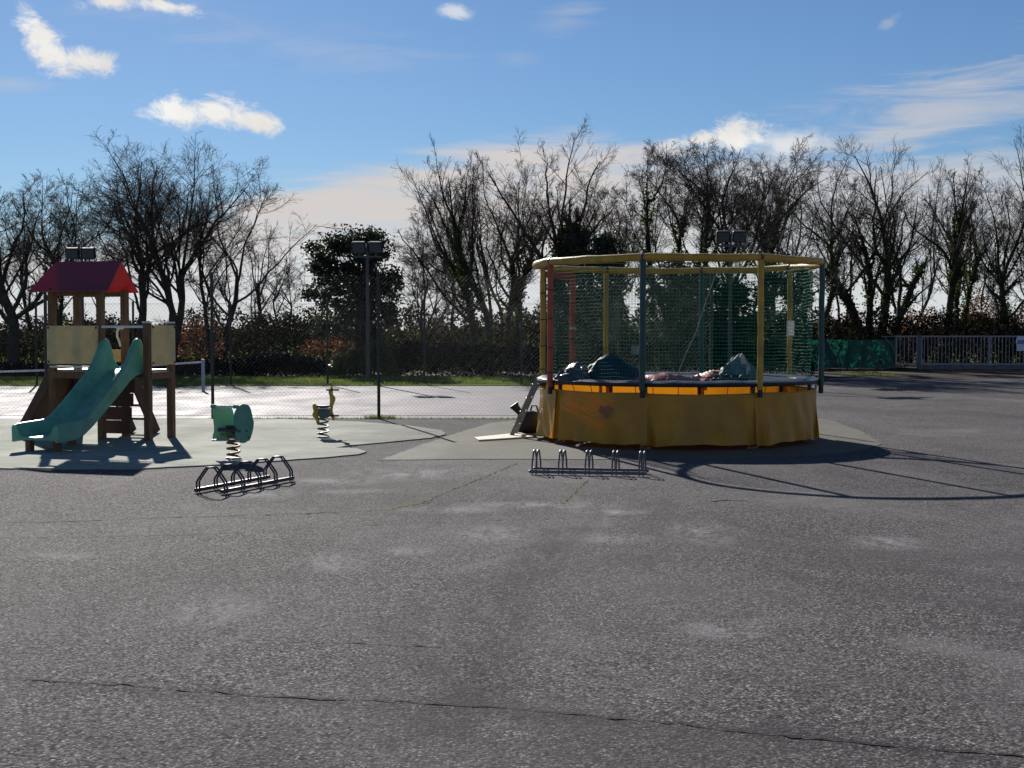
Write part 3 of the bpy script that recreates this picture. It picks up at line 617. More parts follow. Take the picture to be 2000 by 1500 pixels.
def trampoline():
    T = thing('trampoline', TC, 'round netted trampoline with yellow skirt, yellow top ring and coloured padded posts', 'trampoline')
    angs = [-12.5, 32, 78, 124, 169, 213, 257, 302]
    cols = [grn, yel, grn, yel, grn, yel, yel, red]
    ZM, ZT = 0.898, 2.55
    # steel frame and legs
    for i in range(8):
        a, b = angs[i], angs[(i+1) % 8]; b = b if b > a else b+360
        fr = MB().tube([tp(a+(b-a)*k/8, TR-0.03, ZM-0.03) for k in range(9)], 0.028, 8).build('frame_rail', black, T, True)
        leg = MB().tube([tp(a, TR-0.14, ZM-0.03), tp(a, TR-0.14, 0.03)], 0.03, 8).build('leg', dark_steel, T)
        MB().box(tp(a, TR-0.14, 0.02), (0.14, 0.14, 0.028)).build('foot_plate', dark_steel, leg)
        # padded edge segment, slightly uneven
        g = []
        for k in range(13):
            q = a+(b-a)*k/12; j = 0.006*wob(q*0.1, 1, i)
            g.append([tp(q, TR-0.02, ZM-0.035), tp(q, TR-0.005, ZM-0.005+j), tp(q, TR-0.06, ZM+0.018+j), tp(q, TR-0.2, ZM+0.022+j), tp(q, TR-0.33, ZM+0.004), tp(q, TR-0.33, ZM-0.02)])
        MB().grid(g).build('edge_pad', edge_m, T, True)
    MB().add([tp(k*360/64, TR-0.31, ZM-0.012) for k in range(64)], [tuple(range(64))]).build('jumping_mat', mat_m, T)
    # posts
    for i in range(8):
        m = cols[i]; z0 = 0.80 if i not in (4, 5, 3) else 0.82
        n = 16; pts = []; rr = []
        for k in range(n+1):
            z = z0+(ZT-0.03-z0)*k/n; pts.append(tp(angs[i]+0.12*wob(z, i, 1), TR+0.02+0.006*wob(z*2, i, 3), z)); rr.append(0.041+0.003*wob(z*6, i, 5))
        p = MB().tube(pts, rr, 12).build('post', m, T, True)
        MB().tube([tp(angs[i], TR+0.02, 0.70), tp(angs[i], TR+0.02, 0.81)], 0.034, 10).build('bracket', black, p)
        for z in (1.0, 1.35, 1.75, 2.15):
            if m in (red, yel) and i in (6, 7): MB().tube([tp(angs[i], TR+0.02, z-0.008), tp(angs[i], TR+0.02, z+0.008)], 0.0455, 12).build('strap', black, p)
    # entrance frame: second red post and red lintel on the far left
    ee = 233
    p = MB().tube([tp(ee+0.15*wob(z, 1, 1), TR-0.02, z) for z in np.linspace(0.9, ZT-0.11, 14)], [0.044+0.004*wob(z*5, 1, 3) for z in range(14)], 12).build('entrance_post', red, T, True)
    for z in (1.1, 1.45, 1.62, 2.0): MB().tube([tp(ee, TR-0.02, z-0.01), tp(ee, TR-0.02, z+0.01)], 0.051, 12).build('strap', black if z != 1.62 else white_pipe, p)
    MB().tube([tp(q, TR-0.03, ZT-0.12) for q in np.linspace(257, ee, 10)], 0.052, 12).build('entrance_lintel', red, T, True)
    # top ring, eight padded arcs
    for i in range(8):
        a, b = angs[i], angs[(i+1) % 8]; b = b if b > a else b+360
        n = 18; pts = []; rr = []
        for k in range(n+1):
            q = a+(b-a)*(k/n); sag = -0.012*math.sin(math.pi*k/n)
            pts.append(tp(q, TR+0.01, ZT+sag+0.006*wob(q*0.05, i, 2))); rr.append(0.051+0.003*wob(q*0.08, i, 4)-(0.008 if k in (0, n) else 0))
        o = MB().tube(pts, rr, 12).build('ring_pad', yel, T, True)
        MB().tube([tp(a-0.4, TR+0.01, ZT), tp(a+0.4, TR+0.01, ZT)], 0.054, 12).build('strap', edge_m, o)
    # netting: one panel of knotted cord for every bay
    st = 0.048
    for i in range(8):
        a, b = angs[i], angs[(i+1) % 8]; b = b if b > a else b+360
        zz0, zz1 = ZM+0.01, ZT-0.06
        def npt(q, z):
            s = (q-a)/(b-a); e = math.sin(math.pi*s)
            sag = (0.05+0.03*wob(z*1.5, q*0.1, i))*e
            return tp(q+0.12*wob(z*1.2, q*0.06, i)*e, TR-0.12-sag+0.014*wob(q*0.06, z*1.3, i), z+0.014*wob(q*0.06, z, i)*e)
        nv = int(math.radians(b-a)*TR/st); ns = 20
        PV = [[tuple(npt(a+(b-a)*k/nv, zz0+(zz1-zz0)*j/ns)) for j in range(ns+1)] for k in range(nv+1)]
        nh = int((zz1-zz0)/st)
        PH = [[tuple(npt(a+(b-a)*k/ns, zz0+(zz1-zz0)*j/nh)) for k in range(ns+1)] for j in range(nh+1)]
        v1, f1 = tubes(PV, 0.0018, 3); v2, f2 = tubes(PH, 0.0018, 3)
        o = big('safety_net', np.r_[v1, v2], np.r_[f1, f2+len(v1)], net_m, T); o['kind'] = 'stuff'
    # skirt: eight hanging tarpaulin panels
    streaked = streak_mat()
    for i in range(8):
        a, b = angs[i], angs[(i+1) % 8]; b = b if b > a else b+360
        g = []; n, mz = 40, 16
        hang = 0.755+0.012*wob(i, 2, 1)
        for k in range(n+1):
            q = a-1.0+(b-a+2.6)*k/n; s = k/n; row = []
            for j in range(mz+1):
                h = j/mz
                z = hang+(0.105+0.018*wob(q*0.04, 0.3, i)-0.03-0.02*math.exp(-((s-0.1)/0.1)**2)-hang)*h+0.012*math.sin(math.pi*s)*(h-1)*0.9
                fold = 0.045*wob(q*0.045, z*1.3, i*2.3)*(0.3+0.7*h)+0.020*(1-2*abs(math.sin(q*0.11+z*3.2+i*1.7)))*h*math.sin(math.pi*s)
                corner = 0.05*math.exp(-(s/0.04)**2)*h-0.05*math.exp(-((s-0.07)/0.03)**2)*h+0.03*math.exp(-((s-0.13)/0.03)**2)*h
                row.append(tp(q, TR-0.055+0.04*math.sin(math.pi*s)*h+fold+corner-0.012*(i % 2)+(0.05*math.exp(-((s-1)/0.04)**2)*h), z))
            g.append(row)
        o = MB().grid(g).build('skirt_panel', streaked if i == 7 else skirt_m, T, True)
        if i == 7: o['label'] = 'skirt panel with slanting orange streaks'
        hem = MB().tube([row[0]+Vector((0, 0, 0.0)) for row in g], 0.009, 6).build('hem', yel, o, True)
        for k in range(4, n, 8):
            p = g[k][0]; q = a-1.0+(b-a+2.6)*k/n; MB().tube([p, tp(q, TR-0.03, ZM-0.04)], 0.005, 5).build('tie', black, o)
    return T
trampoline()

# covers and mats lying on the trampoline
teal = mat('teal_cover', (0.010, 0.042, 0.055), 0.6, spec=0.3, var=0.3, bump=0.1, bscale=7)
silver = mat('black_silver_cover', (0.06, 0.075, 0.08), 0.38, var=0.6, vscale=4, bump=0.1, bscale=7)
redmat = mat('red_cover', (0.30, 0.035, 0.035), 0.5, var=0.25, bump=0.3, bscale=14)
pinkwhite = mat('pale_pink_cover', (0.55, 0.40, 0.38), 0.45, var=0.2)
def mound(name, cx, cy, rx, ry, h, m, label, seed, skew=0.0, z0=0.888, rot=0.0, ridge=0.5, parent=None, sharp=1.0):
    """crumpled heap of sheet: a closed low dome with folds"""
    r = np.random.default_rng(seed); NU, NV = 56, 16; rows = []
    ph = r.uniform(0, 6.28, 8); am = r.uniform(0.4, 1, 8)
    for j in range(NV+1):
        t = j/NV; row = []
        for i in range(NU):
            a = 2*math.pi*i/NU; rad = math.sin(t*math.pi/2)**0.9
            fold = sum(am[k]*(1-2*abs(math.sin((k+1.5)*a/2*2+ph[k]+t*0.9*(k % 3))))for k in range(5))/5
            fr = 1+0.26*fold*t
            x, y = rx*rad*math.cos(a)*fr, ry*rad*math.sin(a)*fr
            prof = (1-t)**sharp
            hh = h*prof*(1+0.25*fold*t)+0.055*fold*math.sin(t*math.pi)+0.02*(1-2*abs(math.sin(t*7+a*2+ph[5])))*math.sin(t*math.pi)
            x += skew*rx*(1-t)
            c, s = math.cos(rot), math.sin(rot); row.append((cx+x*c-y*s, cy+x*s+y*c, z0+max(0.004, hh+0.015)))
        rows.append(row)
    base = [(p[0], p[1], z0+0.004) for p in rows[-1]]; rows.append(base)
    m_ = MB(); Pt = [[row[i] for row in rows] for i in range(NU)]; m_.grid(Pt, closed_u=True)
    o = m_.build(name, m, parent, True)
    if label: tag(o, label, 'cover')
    return o
def mk(x, y, Yd): return V(x, y, Yd)
c = V(1196, 735, 18.6); mound('bundled_cover', c.x, c.y, 0.44, 0.36, 0.36, teal, 'dark teal cover heaped on the trampoline behind the green post', 3, -0.12)
c = V(1120, 735, 18.5); mound('bundled_cover', c.x, c.y, 0.27, 0.28, 0.25, silver, 'smaller shiny black cover heap beside the red trampoline post', 5, 0.2)
c = V(1440, 737, 18.7); cv = mound('bundled_cover', c.x, c.y, 0.29, 0.28, 0.36, mat('teal_cover_pale', (0.06, 0.13, 0.14), 0.6, spec=0.3, var=0.4, vscale=5, bump=0.1, bscale=7), 'teal and pink folded cover standing in a peak beside the yellow post', 8, 0.1, sharp=1.0)
mound('pink_fold', c.x+0.05, c.y-0.06, 0.11, 0.20, 0.37, pinkwhite, None, 12, 0.0, parent=cv, rot=0.3, sharp=1.0)
c = V(1425, 745, 18.2); mound('bundled_cover', c.x, c.y, 0.26, 0.15, 0.09, teal, 'flat dark green cover spread before the peaked cover', 15, 0.0)
def flat_mat(p0, p1, wid, m, label, seed):
    r = np.random.default_rng(seed); g = []
    d = (p1-p0); L = d.length; d.normalize(); n = Vector((-d.y, d.x, 0))
    for i in range(31):
        row = []
        for j in range(9):
            z = 0.912+0.022*wob(i*0.35, j*0.6, seed)+0.085*math.exp(-((i-13)/9)**2)*math.sin(math.pi*j/8)
            row.append(p0+d*(L*i/30)+n*(wid*(j/8-0.5)*(1+0.15*wob(i*0.2, 0, seed)))+Vector((0, 0, max(z, 0.902))))
        g.append(row)
    low = [[q-Vector((0, 0, q.z-0.892)) for q in row] for row in g]
    m_ = MB().grid(g); m_.grid([list(reversed(r_)) for r_ in low])
    for a_, b_ in ((g[0], low[0]), (g[-1], low[-1]), ([r_[0] for r_ in g], [r_[0] for r_ in low]), ([r_[-1] for r_ in g], [r_[-1] for r_ in low])): m_.grid([a_, b_])
    return tag(m_.build('folded_mat', m, None, True), label, 'mat')
flat_mat(Vector((1.62, 18.35, 0)), Vector((2.72, 18.25, 0)), 0.5, redmat, 'long red mat lying along the front of the trampoline bed', 2)
flat_mat(Vector((2.75, 19.5, 0)), Vector((3.3, 19.7, 0)), 0.4, redmat, 'small red mat lying in the middle of the trampoline bed', 4)
# notice sheet tied to the far yellow post, pale board on the far net, loose rope
def sheet_thing(name, c, w, h, ex, m, label, cat, lines=0):
    T = thing(name, c-Vector((0, 0, h/2)), label, cat)
    g = [[c+ex*(w*(i/6-0.5))+Vector((0, 0, h*(j/6-0.5)))+ex.cross(Vector((0, 0, 1)))*(0.02*math.sin(i*0.7)) for j in range(7)] for i in range(7)]
    bk = [[q-ex.cross(Vector((0, 0, 1)))*0.003 for q in reversed(r_)] for r_ in g]
    MB().grid(g).grid(bk).build('sheet', m, T, True)
    return T
pp = tp(124, TR-0.10, 1.62); ex = (_r*0.8+_t*0.6).normalized()
sheet_thing('notice_sheet', pp+ex*0.1-Vector((0, 0.06, 0)), 0.12, 0.22, ex, mat('white_paper', (0.75, 0.74, 0.75), 0.5, var=0.1, trans=0.3, tcol=(0.8, 0.8, 0.8)), 'white notice sheet hung on the net beside a yellow post', 'notice')
pp = V(1243, 684, 21.25); sheet_thing('notice_board', pp, 0.17, 0.13, _r, mat('pale_card', (0.30, 0.32, 0.25), 0.6), 'small pale card on the far net of the trampoline', 'notice')
rope = MB().tube([V(1398, 536, 21.2), V(1378, 590, 21.1), V(1360, 648, 21.05), V(1340, 690, 21.0), V(1324, 729, 20.9)], 0.008, 6).build('rope', mat('pale_rope', (0.3, 0.36, 0.33), 0.7)); tag(rope, 'thin pale rope slanting down inside the trampoline net', 'rope')

# ladder, board, blower by the entrance
def ladder():
    T = thing('ladder', (0.05, 19.85, 0), 'short metal ladder leaning on the left side of the trampoline', 'ladder')
    b, tpz = Vector((-0.01, 19.72, 0.01)), Vector((0.40, 19.62, 0.93)); dy = Vector((0.05, 0.36, 0))
    for k in (0, 1):
        MB().box((b+tpz)/2+dy*k, ((tpz-b).length, 0.028, 0.06), (tpz-b), (dy)).build('rail', mat('ladder_metal', (0.20, 0.19, 0.19), 0.45, metal=0.7, var=0.3), T)
    for k in range(4):
        p = b.lerp(tpz, 0.18+0.22*k)+dy*0.5; MB().box(p, (0.36, 0.075, 0.025), dy, None, 0.005).build('rung', steel, T)
ladder()
bd = [G(926, 857.5), G(935, 863), G(1042, 856), G(1016, 848.5)]
tag(MB().add([p+Vector((0, 0, 0.008)) for p in bd]+[p+Vector((0, 0, 0.03)) for p in bd], [(3, 2, 1, 0), (4, 5, 6, 7), (0, 1, 5, 4), (1, 2, 6, 5), (2, 3, 7, 6), (3, 0, 4, 7)]).build('board', mat('cream_plank', (0.62, 0.56, 0.42), 0.5, var=0.12)), 'cream flat board lying under the ladder foot', 'board')
def blower():
    c = Vector((0.26, 20.5, 0)); T = thing('blower', c, 'black rounded machine with a flared spout behind the ladder', 'blower')
    g = []; 
    prof = [(0.0, 0.015), (0.16, 0.015), (0.19, 0.06), (0.20, 0.16), (0.18, 0.27), (0.12, 0.33), (0.04, 0.35), (0, 0.352)]
    MB().grid([[c+Vector((max(r_, 0.001)*math.cos(a), max(r_, 0.001)*math.sin(a), z)) for r_, z in prof] for a in np.linspace(0, 2*math.pi, 21)[:-1]], closed_u=True).build('housing', black, T, True)
    pts = [c+Vector((-0.05, 0, 0.24)), c+Vector((-0.14, 0, 0.32)), c+Vector((-0.20, 0, 0.39)), c+Vector((-0.235, 0, 0.44))]
    MB().tube(pts, [0.055, 0.05, 0.06, 0.085], 14).build('spout', black, T, True)
    MB().tube([c+Vector((0.02, 0, 0.33)), c+Vector((0.05, 0, 0.42)), c+Vector((0.12, 0, 0.42)), c+Vector((0.15, 0, 0.3))], 0.014, 8).build('handle', black, T, True)
    for s in (-1, 1): MB().tube([c+Vector((s*0.13, -0.1, 0.0)), c+Vector((s*0.13, -0.1, 0.03))], 0.03, 8).build('foot', black, T)
blower()

# ------------------------------------------------------------------ court fences, tennis net, floodlights
fence_m = mat('dark_green_post', (0.016, 0.026, 0.024), 0.5, var=0.2)
wire_m = mat('fence_wire', (0.022, 0.03, 0.029), 0.6, spec=0.2, var=0.1)
def chain(x0, x1, Y, z0, z1, cell):
    P = []; h = z1-z0
    for s in (1, -1):
        k0 = x0-h; k = k0
        while k < x1+h:
            xa, za, xb, zb = (k, z0, k+h, z1) if s > 0 else (k, z1, k+h, z0)
            ta, tb = max(0, (x0-xa)/h), min(1, (x1-xa)/h)
            if tb-ta > 0.01: P.append([(xa+h*ta, Y+0.004*s, za+(zb-za)*ta), (xa+h*tb, Y+0.004*s, za+(zb-za)*tb)])
            k += cell
    return P
def fence(name, Y, xs, ztop, label, cell, wr, pr):
    T = thing(name, (xs[0], Y, 0), label, 'fence')
    for x in xs:
        p = MB().tube([(x, Y, 0), (x, Y, ztop+0.03)], pr, 10).build('post', fence_m, T)
        MB().tube([(x, Y, ztop+0.03), (x, Y, ztop+0.05)], pr*1.15, 10).build('post_cap', fence_m, p)
    v1, f1 = tubes(chain(xs[0], xs[-1], Y-pr-0.006, 0.04, ztop, cell), wr, 3)
    o = big('wire_mesh', v1, f1, wire_m, T); o['kind'] = 'stuff'
    for z in (0.06, ztop*0.5, ztop-0.02):
        MB().tube([(xs[0], Y-pr-0.012, z), (xs[-1], Y-pr-0.012, z)], 0.0035, 5).build('line_wire', wire_m, T)
Yn = G(740, 818).y; xn = V(740, 818, Yn).x
fence('court_fence', Yn, [xn+2.975*k for k in (-4, -3, -2, -1, 0, 1, 2)], 2.57, 'near chain-link court fence with dark green posts behind the rubber surface', 0.075, 0.0010, 0.029)
Yf = G(640, 752.5).y; xf = V(640, 752, Yf).x
fence('court_fence', Yf, [xf+2.78*k for k in range(-5, 4)], 2.35, 'far chain-link court fence along the grass strip before the hedge', 0.09, 0.0011, 0.032)
def tufts(name, pts, n, spread, h, label):
    r = np.random.default_rng(len(pts)+n); c = np.array([tuple(p) for p in pts])[r.integers(0, len(pts), n)]
    b = c+np.c_[r.normal(0, spread, n), r.normal(0, spread*0.7, n), np.zeros(n)]; b[:, 2] = 0.008
    tip = b+np.c_[r.normal(0, h*0.45, n), r.normal(0, h*0.45, n), r.uniform(0.4, 1.2, n)*h]
    a = r.uniform(0, 6.28, n); w = np.c_[np.cos(a), np.sin(a), np.zeros(n)]*0.006
    Vv = np.stack([b-w, b+w, tip], 1).reshape(-1, 3); o = big(name, Vv, np.arange(n*3).reshape(n, 3), grass_m)
    return tag(o, label, 'weeds', kind='stuff')
tufts('weeds', [Vector((xn+0.02, Yn, 0)), Vector((xn-0.15, Yn, 0)), Vector((xn+0.2, Yn, 0))], 260, 0.07, 0.08, 'low weeds round the foot of a fence post')
tufts('weeds', [G(x, 818.5) for x in range(420, 1030, 9)], 900, 0.05, 0.035, 'thin weeds along the court edge')
def tennis_net():
    p = G(397, 765); Y = p.y; T = thing('tennis_net', p, 'sagging tennis net with white band and pale post on the court', 'net')
    MB().tube([p, p+Vector((0, 0, 0.84))], 0.045, 12).build('net_post', mat('pale_post', (0.42, 0.46, 0.52), 0.5, var=0.1), T)
    a = Vector((p.x, Y, 0.78)); pts = []
    for k in range(41):
        s = k/40; x = p.x-9.5*s; z = 0.79-0.27*(1-(1-min(1, s*1.25))**2)
        pts.append(Vector((x, Y-0.5*s, z)))
    g = [[q-Vector((0, 0, 0.05)), q] for q in pts]; g2 = [[q-Vector((0, 0.006, 0)) for q in reversed(r_)] for r_ in g]
    MB().grid(g).grid(g2).build('net_band', mat('band_white', (0.62, 0.62, 0.64), 0.6, trans=0.2), T)
    PV = []; PH = []
    for k in range(0, 240):
        s = k/239; i = min(39, int(s*40)); q = pts[i].lerp(pts[i+1], s*40-i); PV.append([(q.x, q.y, q.z-0.05), (q.x, q.y, 0.06)])
    for j in range(1, 16): PH.append([(q.x, q.y, 0.06+(q.z-0.11)*j/16) for q in pts])
    v1, f1 = tubes(PV, 0.003, 3); v2, f2 = tubes(PH, 0.003, 3)
    o = big('netting', np.r_[v1, v2], np.r_[f1, f2+len(v1)], black, T); o['kind'] = 'stuff'
tennis_net()
lamp_m = mat('floodlight_housing', (0.03, 0.037, 0.042), 0.7, spec=0.15, var=0.2); mast_m = mat('mast_grey', (0.06, 0.07, 0.08), 0.5, metal=0.3, var=0.15)
glass_m = mat('lamp_glass', (0.05, 0.065, 0.075), 0.3, var=0.1)
def floodlight(x, by, ty, label, Y=None):
    p = G(x, by) if Y is None else V(x, by, Y); p.z = 0
    zt = V(x, ty, p.y).z; T = thing('floodlight_mast', p, label, 'floodlight')
    m = MB().tube([p, p+Vector((0, 0, zt*0.5)), p+Vector((0, 0, zt-0.1))], [0.055, 0.048, 0.04], 12).build('mast', mast_m, T, True)
    MB().box(p+Vector((0, 0, zt-0.47)), (0.85, 0.06, 0.06)).build('crossbar', mast_m, T)
    for s in (-1, 1):
        c = p+Vector((s*0.24, -0.1, zt-0.2)); ax = Vector((1, 0, 0)); ay = Vector((0, 0.92, 0.38))
        h = MB().box(c, (0.40, 0.16, 0.34), ax, Vector((0, 0.95, 0.3)), 0.03).build('lamp_head', lamp_m, T)
        MB().box(c+Vector((0, -0.084, -0.026)), (0.34, 0.012, 0.27), ax, Vector((0, 0.95, 0.3))).build('lamp_glass', glass_m, h)
        MB().box(c+Vector((0, 0.06, -0.22)), (0.05, 0.04, 0.14)).build('bracket', mast_m, h)
floodlight(719, 750, 470, 'grey floodlight mast with twin lamps before the dark evergreen')
floodlight(1425, 748, 449, 'grey floodlight mast rising behind the trampoline', Y=39.0)
floodlight(163, 748, 482, 'floodlight mast whose twin lamps show above the red tower roof', Y=39.5)

# ------------------------------------------------------------------ gate, windbreak, low wall
gate_m = mat('gate_grey', (0.20, 0.22, 0.25), 0.45, metal=0.3, var=0.15)
GY = 53.0
def gx(x): return (x-1000)/FPX*GY
def gz(y): return V(1000, y, GY).z
def gate(x0, x1, label, leafs, bars, mid=None):
    T = thing('barred_gate', (gx(x0), GY, 0), label, 'gate')
    zt, zb = gz(657), gz(711)
    for x in leafs: MB().box((gx(x), GY, (zt+0.06)/2), (0.13, 0.13, zt+0.06), bev=0.01).build('gate_post', mat('gate_post_dark', (0.08, 0.09, 0.12), 0.5), T)
    MB().box((gx((x0+x1)/2), GY, zt), (gx(x1)-gx(x0), 0.05, 0.06)).build('top_rail', gate_m, T); MB().box((gx((x0+x1)/2), GY, zb), (gx(x1)-gx(x0), 0.05, 0.06)).build('bottom_rail', gate_m, T)
    for x in (x0+1, x1-1)+((mid,) if mid else ()): MB().box((gx(x), GY-0.003, (zt+zb)/2), (0.07, 0.062, zt-zb+0.058)).build('upright', gate_m, T)
    n = int((gx(x1)-gx(x0))/bars)
    me = None
    for k in range(1, n):
        x = gx(x0)+(gx(x1)-gx(x0))*k/n
        if me is None:
            o = MB().box((0, 0, (zt+zb)/2), (0.026, 0.026, zt-zb-0.06)).build('bar', gate_m, T, local=True); me = o.data
        else: o = new_obj('bar', me, None, T)
        o.location = (x-T.location.x, 0, 0)
    return T
gate(1749, 1792, 'narrow grey barred gate leaf against green windbreak netting', [], 0.15)
T = gate(1798, 2075, 'wide grey barred gate on a low wall with a sign', [1795], 0.139, 1932)
sg = MB().box((gx(2002), GY-0.05, gz(671)), (0.72, 0.012, 0.58)).build('sign', mat('sign_white', (0.62, 0.66, 0.74), 0.4, var=0.06), T)
MB().box((gx(2002), GY-0.06, gz(668)), (0.70, 0.004, 0.16)).build('sign_band', mat('sign_blue', (0.10, 0.18, 0.42), 0.4), sg)
wall_m = mat('low_wall_concrete', (0.12, 0.12, 0.125), 0.8, var=0.3, bump=0.4)
tag(MB().box((gx(1940), GY+0.06, 0.085), (gx(2090)-gx(1798), 0.24, 0.17), bev=0.012).build('low_wall', wall_m), 'low grey concrete wall under the wide barred gate', 'wall')
def windbreak():
    T = thing('windbreak_fence', (gx(1540), GY, 0), 'dark green windbreak netting stretched on a fence', 'fence')
    zt, zb = gz(663.5), 0.06; x0, x1 = gx(1380), gx(1747)
    wm = mat('green_windbreak', (0.010, 0.075, 0.055), 0.6, var=0.5, vscale=1.3, trans=0.22, tcol=(0.01, 0.16, 0.09), bump=0.5, bscale=3)
    edges = np.linspace(x0, x1, 5)
    for a, b in zip(edges[:-1], edges[1:]):
        g = [[Vector((a+(b-a)*i/16, GY-0.06+0.05*wob(a+i*0.4, j*0.5, 2), zb+(zt-zb)*j/8+0.02*wob(i*0.5+a, 0, 1)*(j == 8))) for j in range(9)] for i in range(17)]
        MB().grid(g).build('net_panel', wm, T, True)
    for x in edges: MB().tube([(x, GY+0.03, 0), (x, GY+0.03, zt+0.08)], 0.035, 8).build('post', fence_m, T)
    MB().tube([(gx(1720), GY-0.1, gz(657.5)), (gx(1749), GY-0.1, gz(657.5))], 0.025, 6).build('top_rail', gate_m, T)
    MB().tube([(gx(1728), GY-0.1, gz(663)), (gx(1749), GY-0.1, gz(682))], 0.02, 6).build('brace', gate_m, T)
windbreak()

# ------------------------------------------------------------------ vegetation
def nrm(a): return a/(np.linalg.norm(a, axis=-1, keepdims=True)+1e-9)
def poly(r, S, D, L, n, jit, trop):
    """grow polylines: S start, D direction, L length"""
    B = len(S); P = np.empty((B, n, 3)); P[:, 0] = S; d = nrm(D)
    for i in range(1, n):
        d = nrm(d+r.normal(0, jit, (B, 3))+np.array([0, 0, trop])); P[:, i] = P[:, i-1]+d*(L/(n-1))[:, None]
    return P
def spawn(r, P, R, L, num, t0, t1, ang, lr, rr, n, jit, trop, taper=0.35, reach=None):
    B, m, _ = P.shape; par = np.repeat(np.arange(B), num); K = len(par)
    t = r.uniform(t0, t1, K); f = t*(m-1); i = np.minimum(f.astype(int), m-2); w = (f-i)[:, None]
    S = P[par, i]*(1-w)+P[par, i+1]*w; tg = nrm(P[par, i+1]-P[par, i])
    q = nrm(np.cross(tg, nrm(r.normal(0, 1, (K, 3))))); a = np.radians(r.normal(ang, 11, K))[:, None]
    D = tg*np.cos(a)+q*np.sin(a)
    pr = R[par, i]*(1-w[:, 0])+R[par, i+1]*w[:, 0]
    LL = L[par]*lr*(1.12-0.55*t)*r.uniform(0.6, 1.25, K); r0 = pr*rr*r.uniform(0.75, 1.1, K)
    if reach: LL = reach(S, D)
    NP = poly(r, S, D, LL, n, jit, trop); NR = r0[:, None]*np.linspace(1, taper, n)[None]
    return NP, NR, LL
def leaf_quads(r, C, size, flat=0.0):
    n = len(C); a = nrm(r.normal(0, 1, (n, 3))); b = nrm(np.cross(a, r.normal(0, 1, (n, 3)))); s = size*r.uniform(0.6, 1.3, (n, 1))
    Vv = np.stack([C-a*s*0.5, C+b*s*0.32, C+a*s*0.5, C-b*s*0.32], 1).reshape(-1, 3)
    return Vv, np.arange(n*4).reshape(n, 4)
def tree(name, label, bx, ty, lx, rx, Y, seed, stems=1, ivy=0, bare=0.22, k1=11, k2=8, k3=9, k4=5, ang=38, trop=0.10, lean=0.0, rbase=0.19, splay=0.16, group=None, leafmat=None, leaves=0, bark_=None, ivyh=0.5, wob_=0.13):
    r = np.random.default_rng(seed); base = V(bx, 700, Y); base.z = 0.0; Ht = V(bx, ty, Y).z
    T = thing(name, base, label, 'tree' if name != 'shrub' else 'shrub', group)
    S0 = np.c_[r.normal(0, 0.13 if stems > 1 else 0, stems), r.normal(0, 0.13, stems), np.full(stems, -0.05)]
    az = np.linspace(0, 2*np.pi, stems, endpoint=False)+r.uniform(-0.3, 0.3, stems)
    sp = splay if stems > 1 else 0.0
    D0 = np.c_[np.cos(az)*sp+lean+r.normal(0, 0.04, stems), np.sin(az)*sp, np.ones(stems)]
    L0 = Ht*(bare+0.30)*r.uniform(0.8, 1.15, stems); R0 = np.full(stems, rbase*(1 if stems == 1 else 0.72))*r.uniform(0.75, 1.2, stems)
    P0 = poly(r, S0, D0, L0, 12, wob_*0.6, 0.04); RR0 = R0[:, None]*(np.linspace(1, 0.42, 12)**0.8)[None]
    RR0[:, 0] *= 1.4
    # limbs leave the upper trunk, sweep out and up; two of them carry the trunk on
    wl, wr = (bx-lx)/FPX*Y, (rx-bx)/FPX*Y; ea = 0.5*(wl+wr); exc = 0.5*(wr-wl); zb = bare*Ht*0.75; ec = (Ht-zb)/2
    def reach(S, D):
        """length a limb may grow before it meets the crown envelope"""
        d = nrm(nrm(D)+np.array([0, 0, 0.45])); k = np.array([1/ea, 1/ea, 1/ec]); o = (S-np.array([exc, 0, zb+ec]))*k; d = d*k
        A, Bq, Cq = (d*d).sum(1), (o*d).sum(1), (o*o).sum(1)-1; return np.maximum(0.12*Ht, (-Bq+np.sqrt(np.maximum(Bq*Bq-A*Cq, 0)))/A)*r.uniform(0.74, 1.0, len(S))
    Pa, Ra, La = spawn(r, P0, RR0, np.full(stems, Ht*0.62), k1, bare/(bare+0.30), 0.97, ang, 1.0, 0.52, 11, wob_, trop, 0.18, reach)
    Pb, Rb, Lb = spawn(r, P0, RR0, np.full(stems, Ht*0.80), 3, 0.90, 1.0, 22, 1.0, 0.85, 11, wob_*0.8, trop*0.5, 0.15, reach)
    P1, R1, L1 = np.concatenate([Pa, Pb]), np.concatenate([Ra, Rb]), np.concatenate([La, Lb])
    P2, R2, L2 = spawn(r, P1, R1, L1, k2, 0.14, 1.0, 42, 0.36, 0.55, 7, wob_*0.8, trop*0.9)
    P3, R3, L3 = spawn(r, P2, R2, L2, k3, 0.12, 1.0, 42, 0.46, 0.60, 3, wob_*0.8, trop*0.7)
    P4, R4, L4 = spawn(r, P3, R3, L3, k4, 0.15, 1.0, 40, 0.62, 0.7, 2, 0.09, trop*0.6, 0.5)
    levels = [P0, P1, P2, P3, P4]
    allp = np.concatenate([p[:, -1] for p in levels[1:]]); zmax = np.percentile(allp[:, 2], 99.3)
    sz = Ht/zmax
    xl, xr = -np.percentile(allp[:, 0], 2), np.percentile(allp[:, 0], 98)
    sl, sr = [float(np.clip(q, 0.55, 1.5)) for q in (wl/max(xl, 0.3), wr/max(xr, 0.3))]; sy = min(1.2, 0.5*(sl+sr)); bo = np.array(base)
    for p in levels:
        x = p[..., 0]; p[..., 0] = np.where(x < 0, x*sl, x*sr); p[..., 1] *= sy; p[..., 2] *= sz; p += bo
    R2 = np.maximum(R2*0.85, 0.008); R3 = np.maximum(R3*0.8, 0.0045); R4 = np.maximum(R4*0.8, 0.0034)
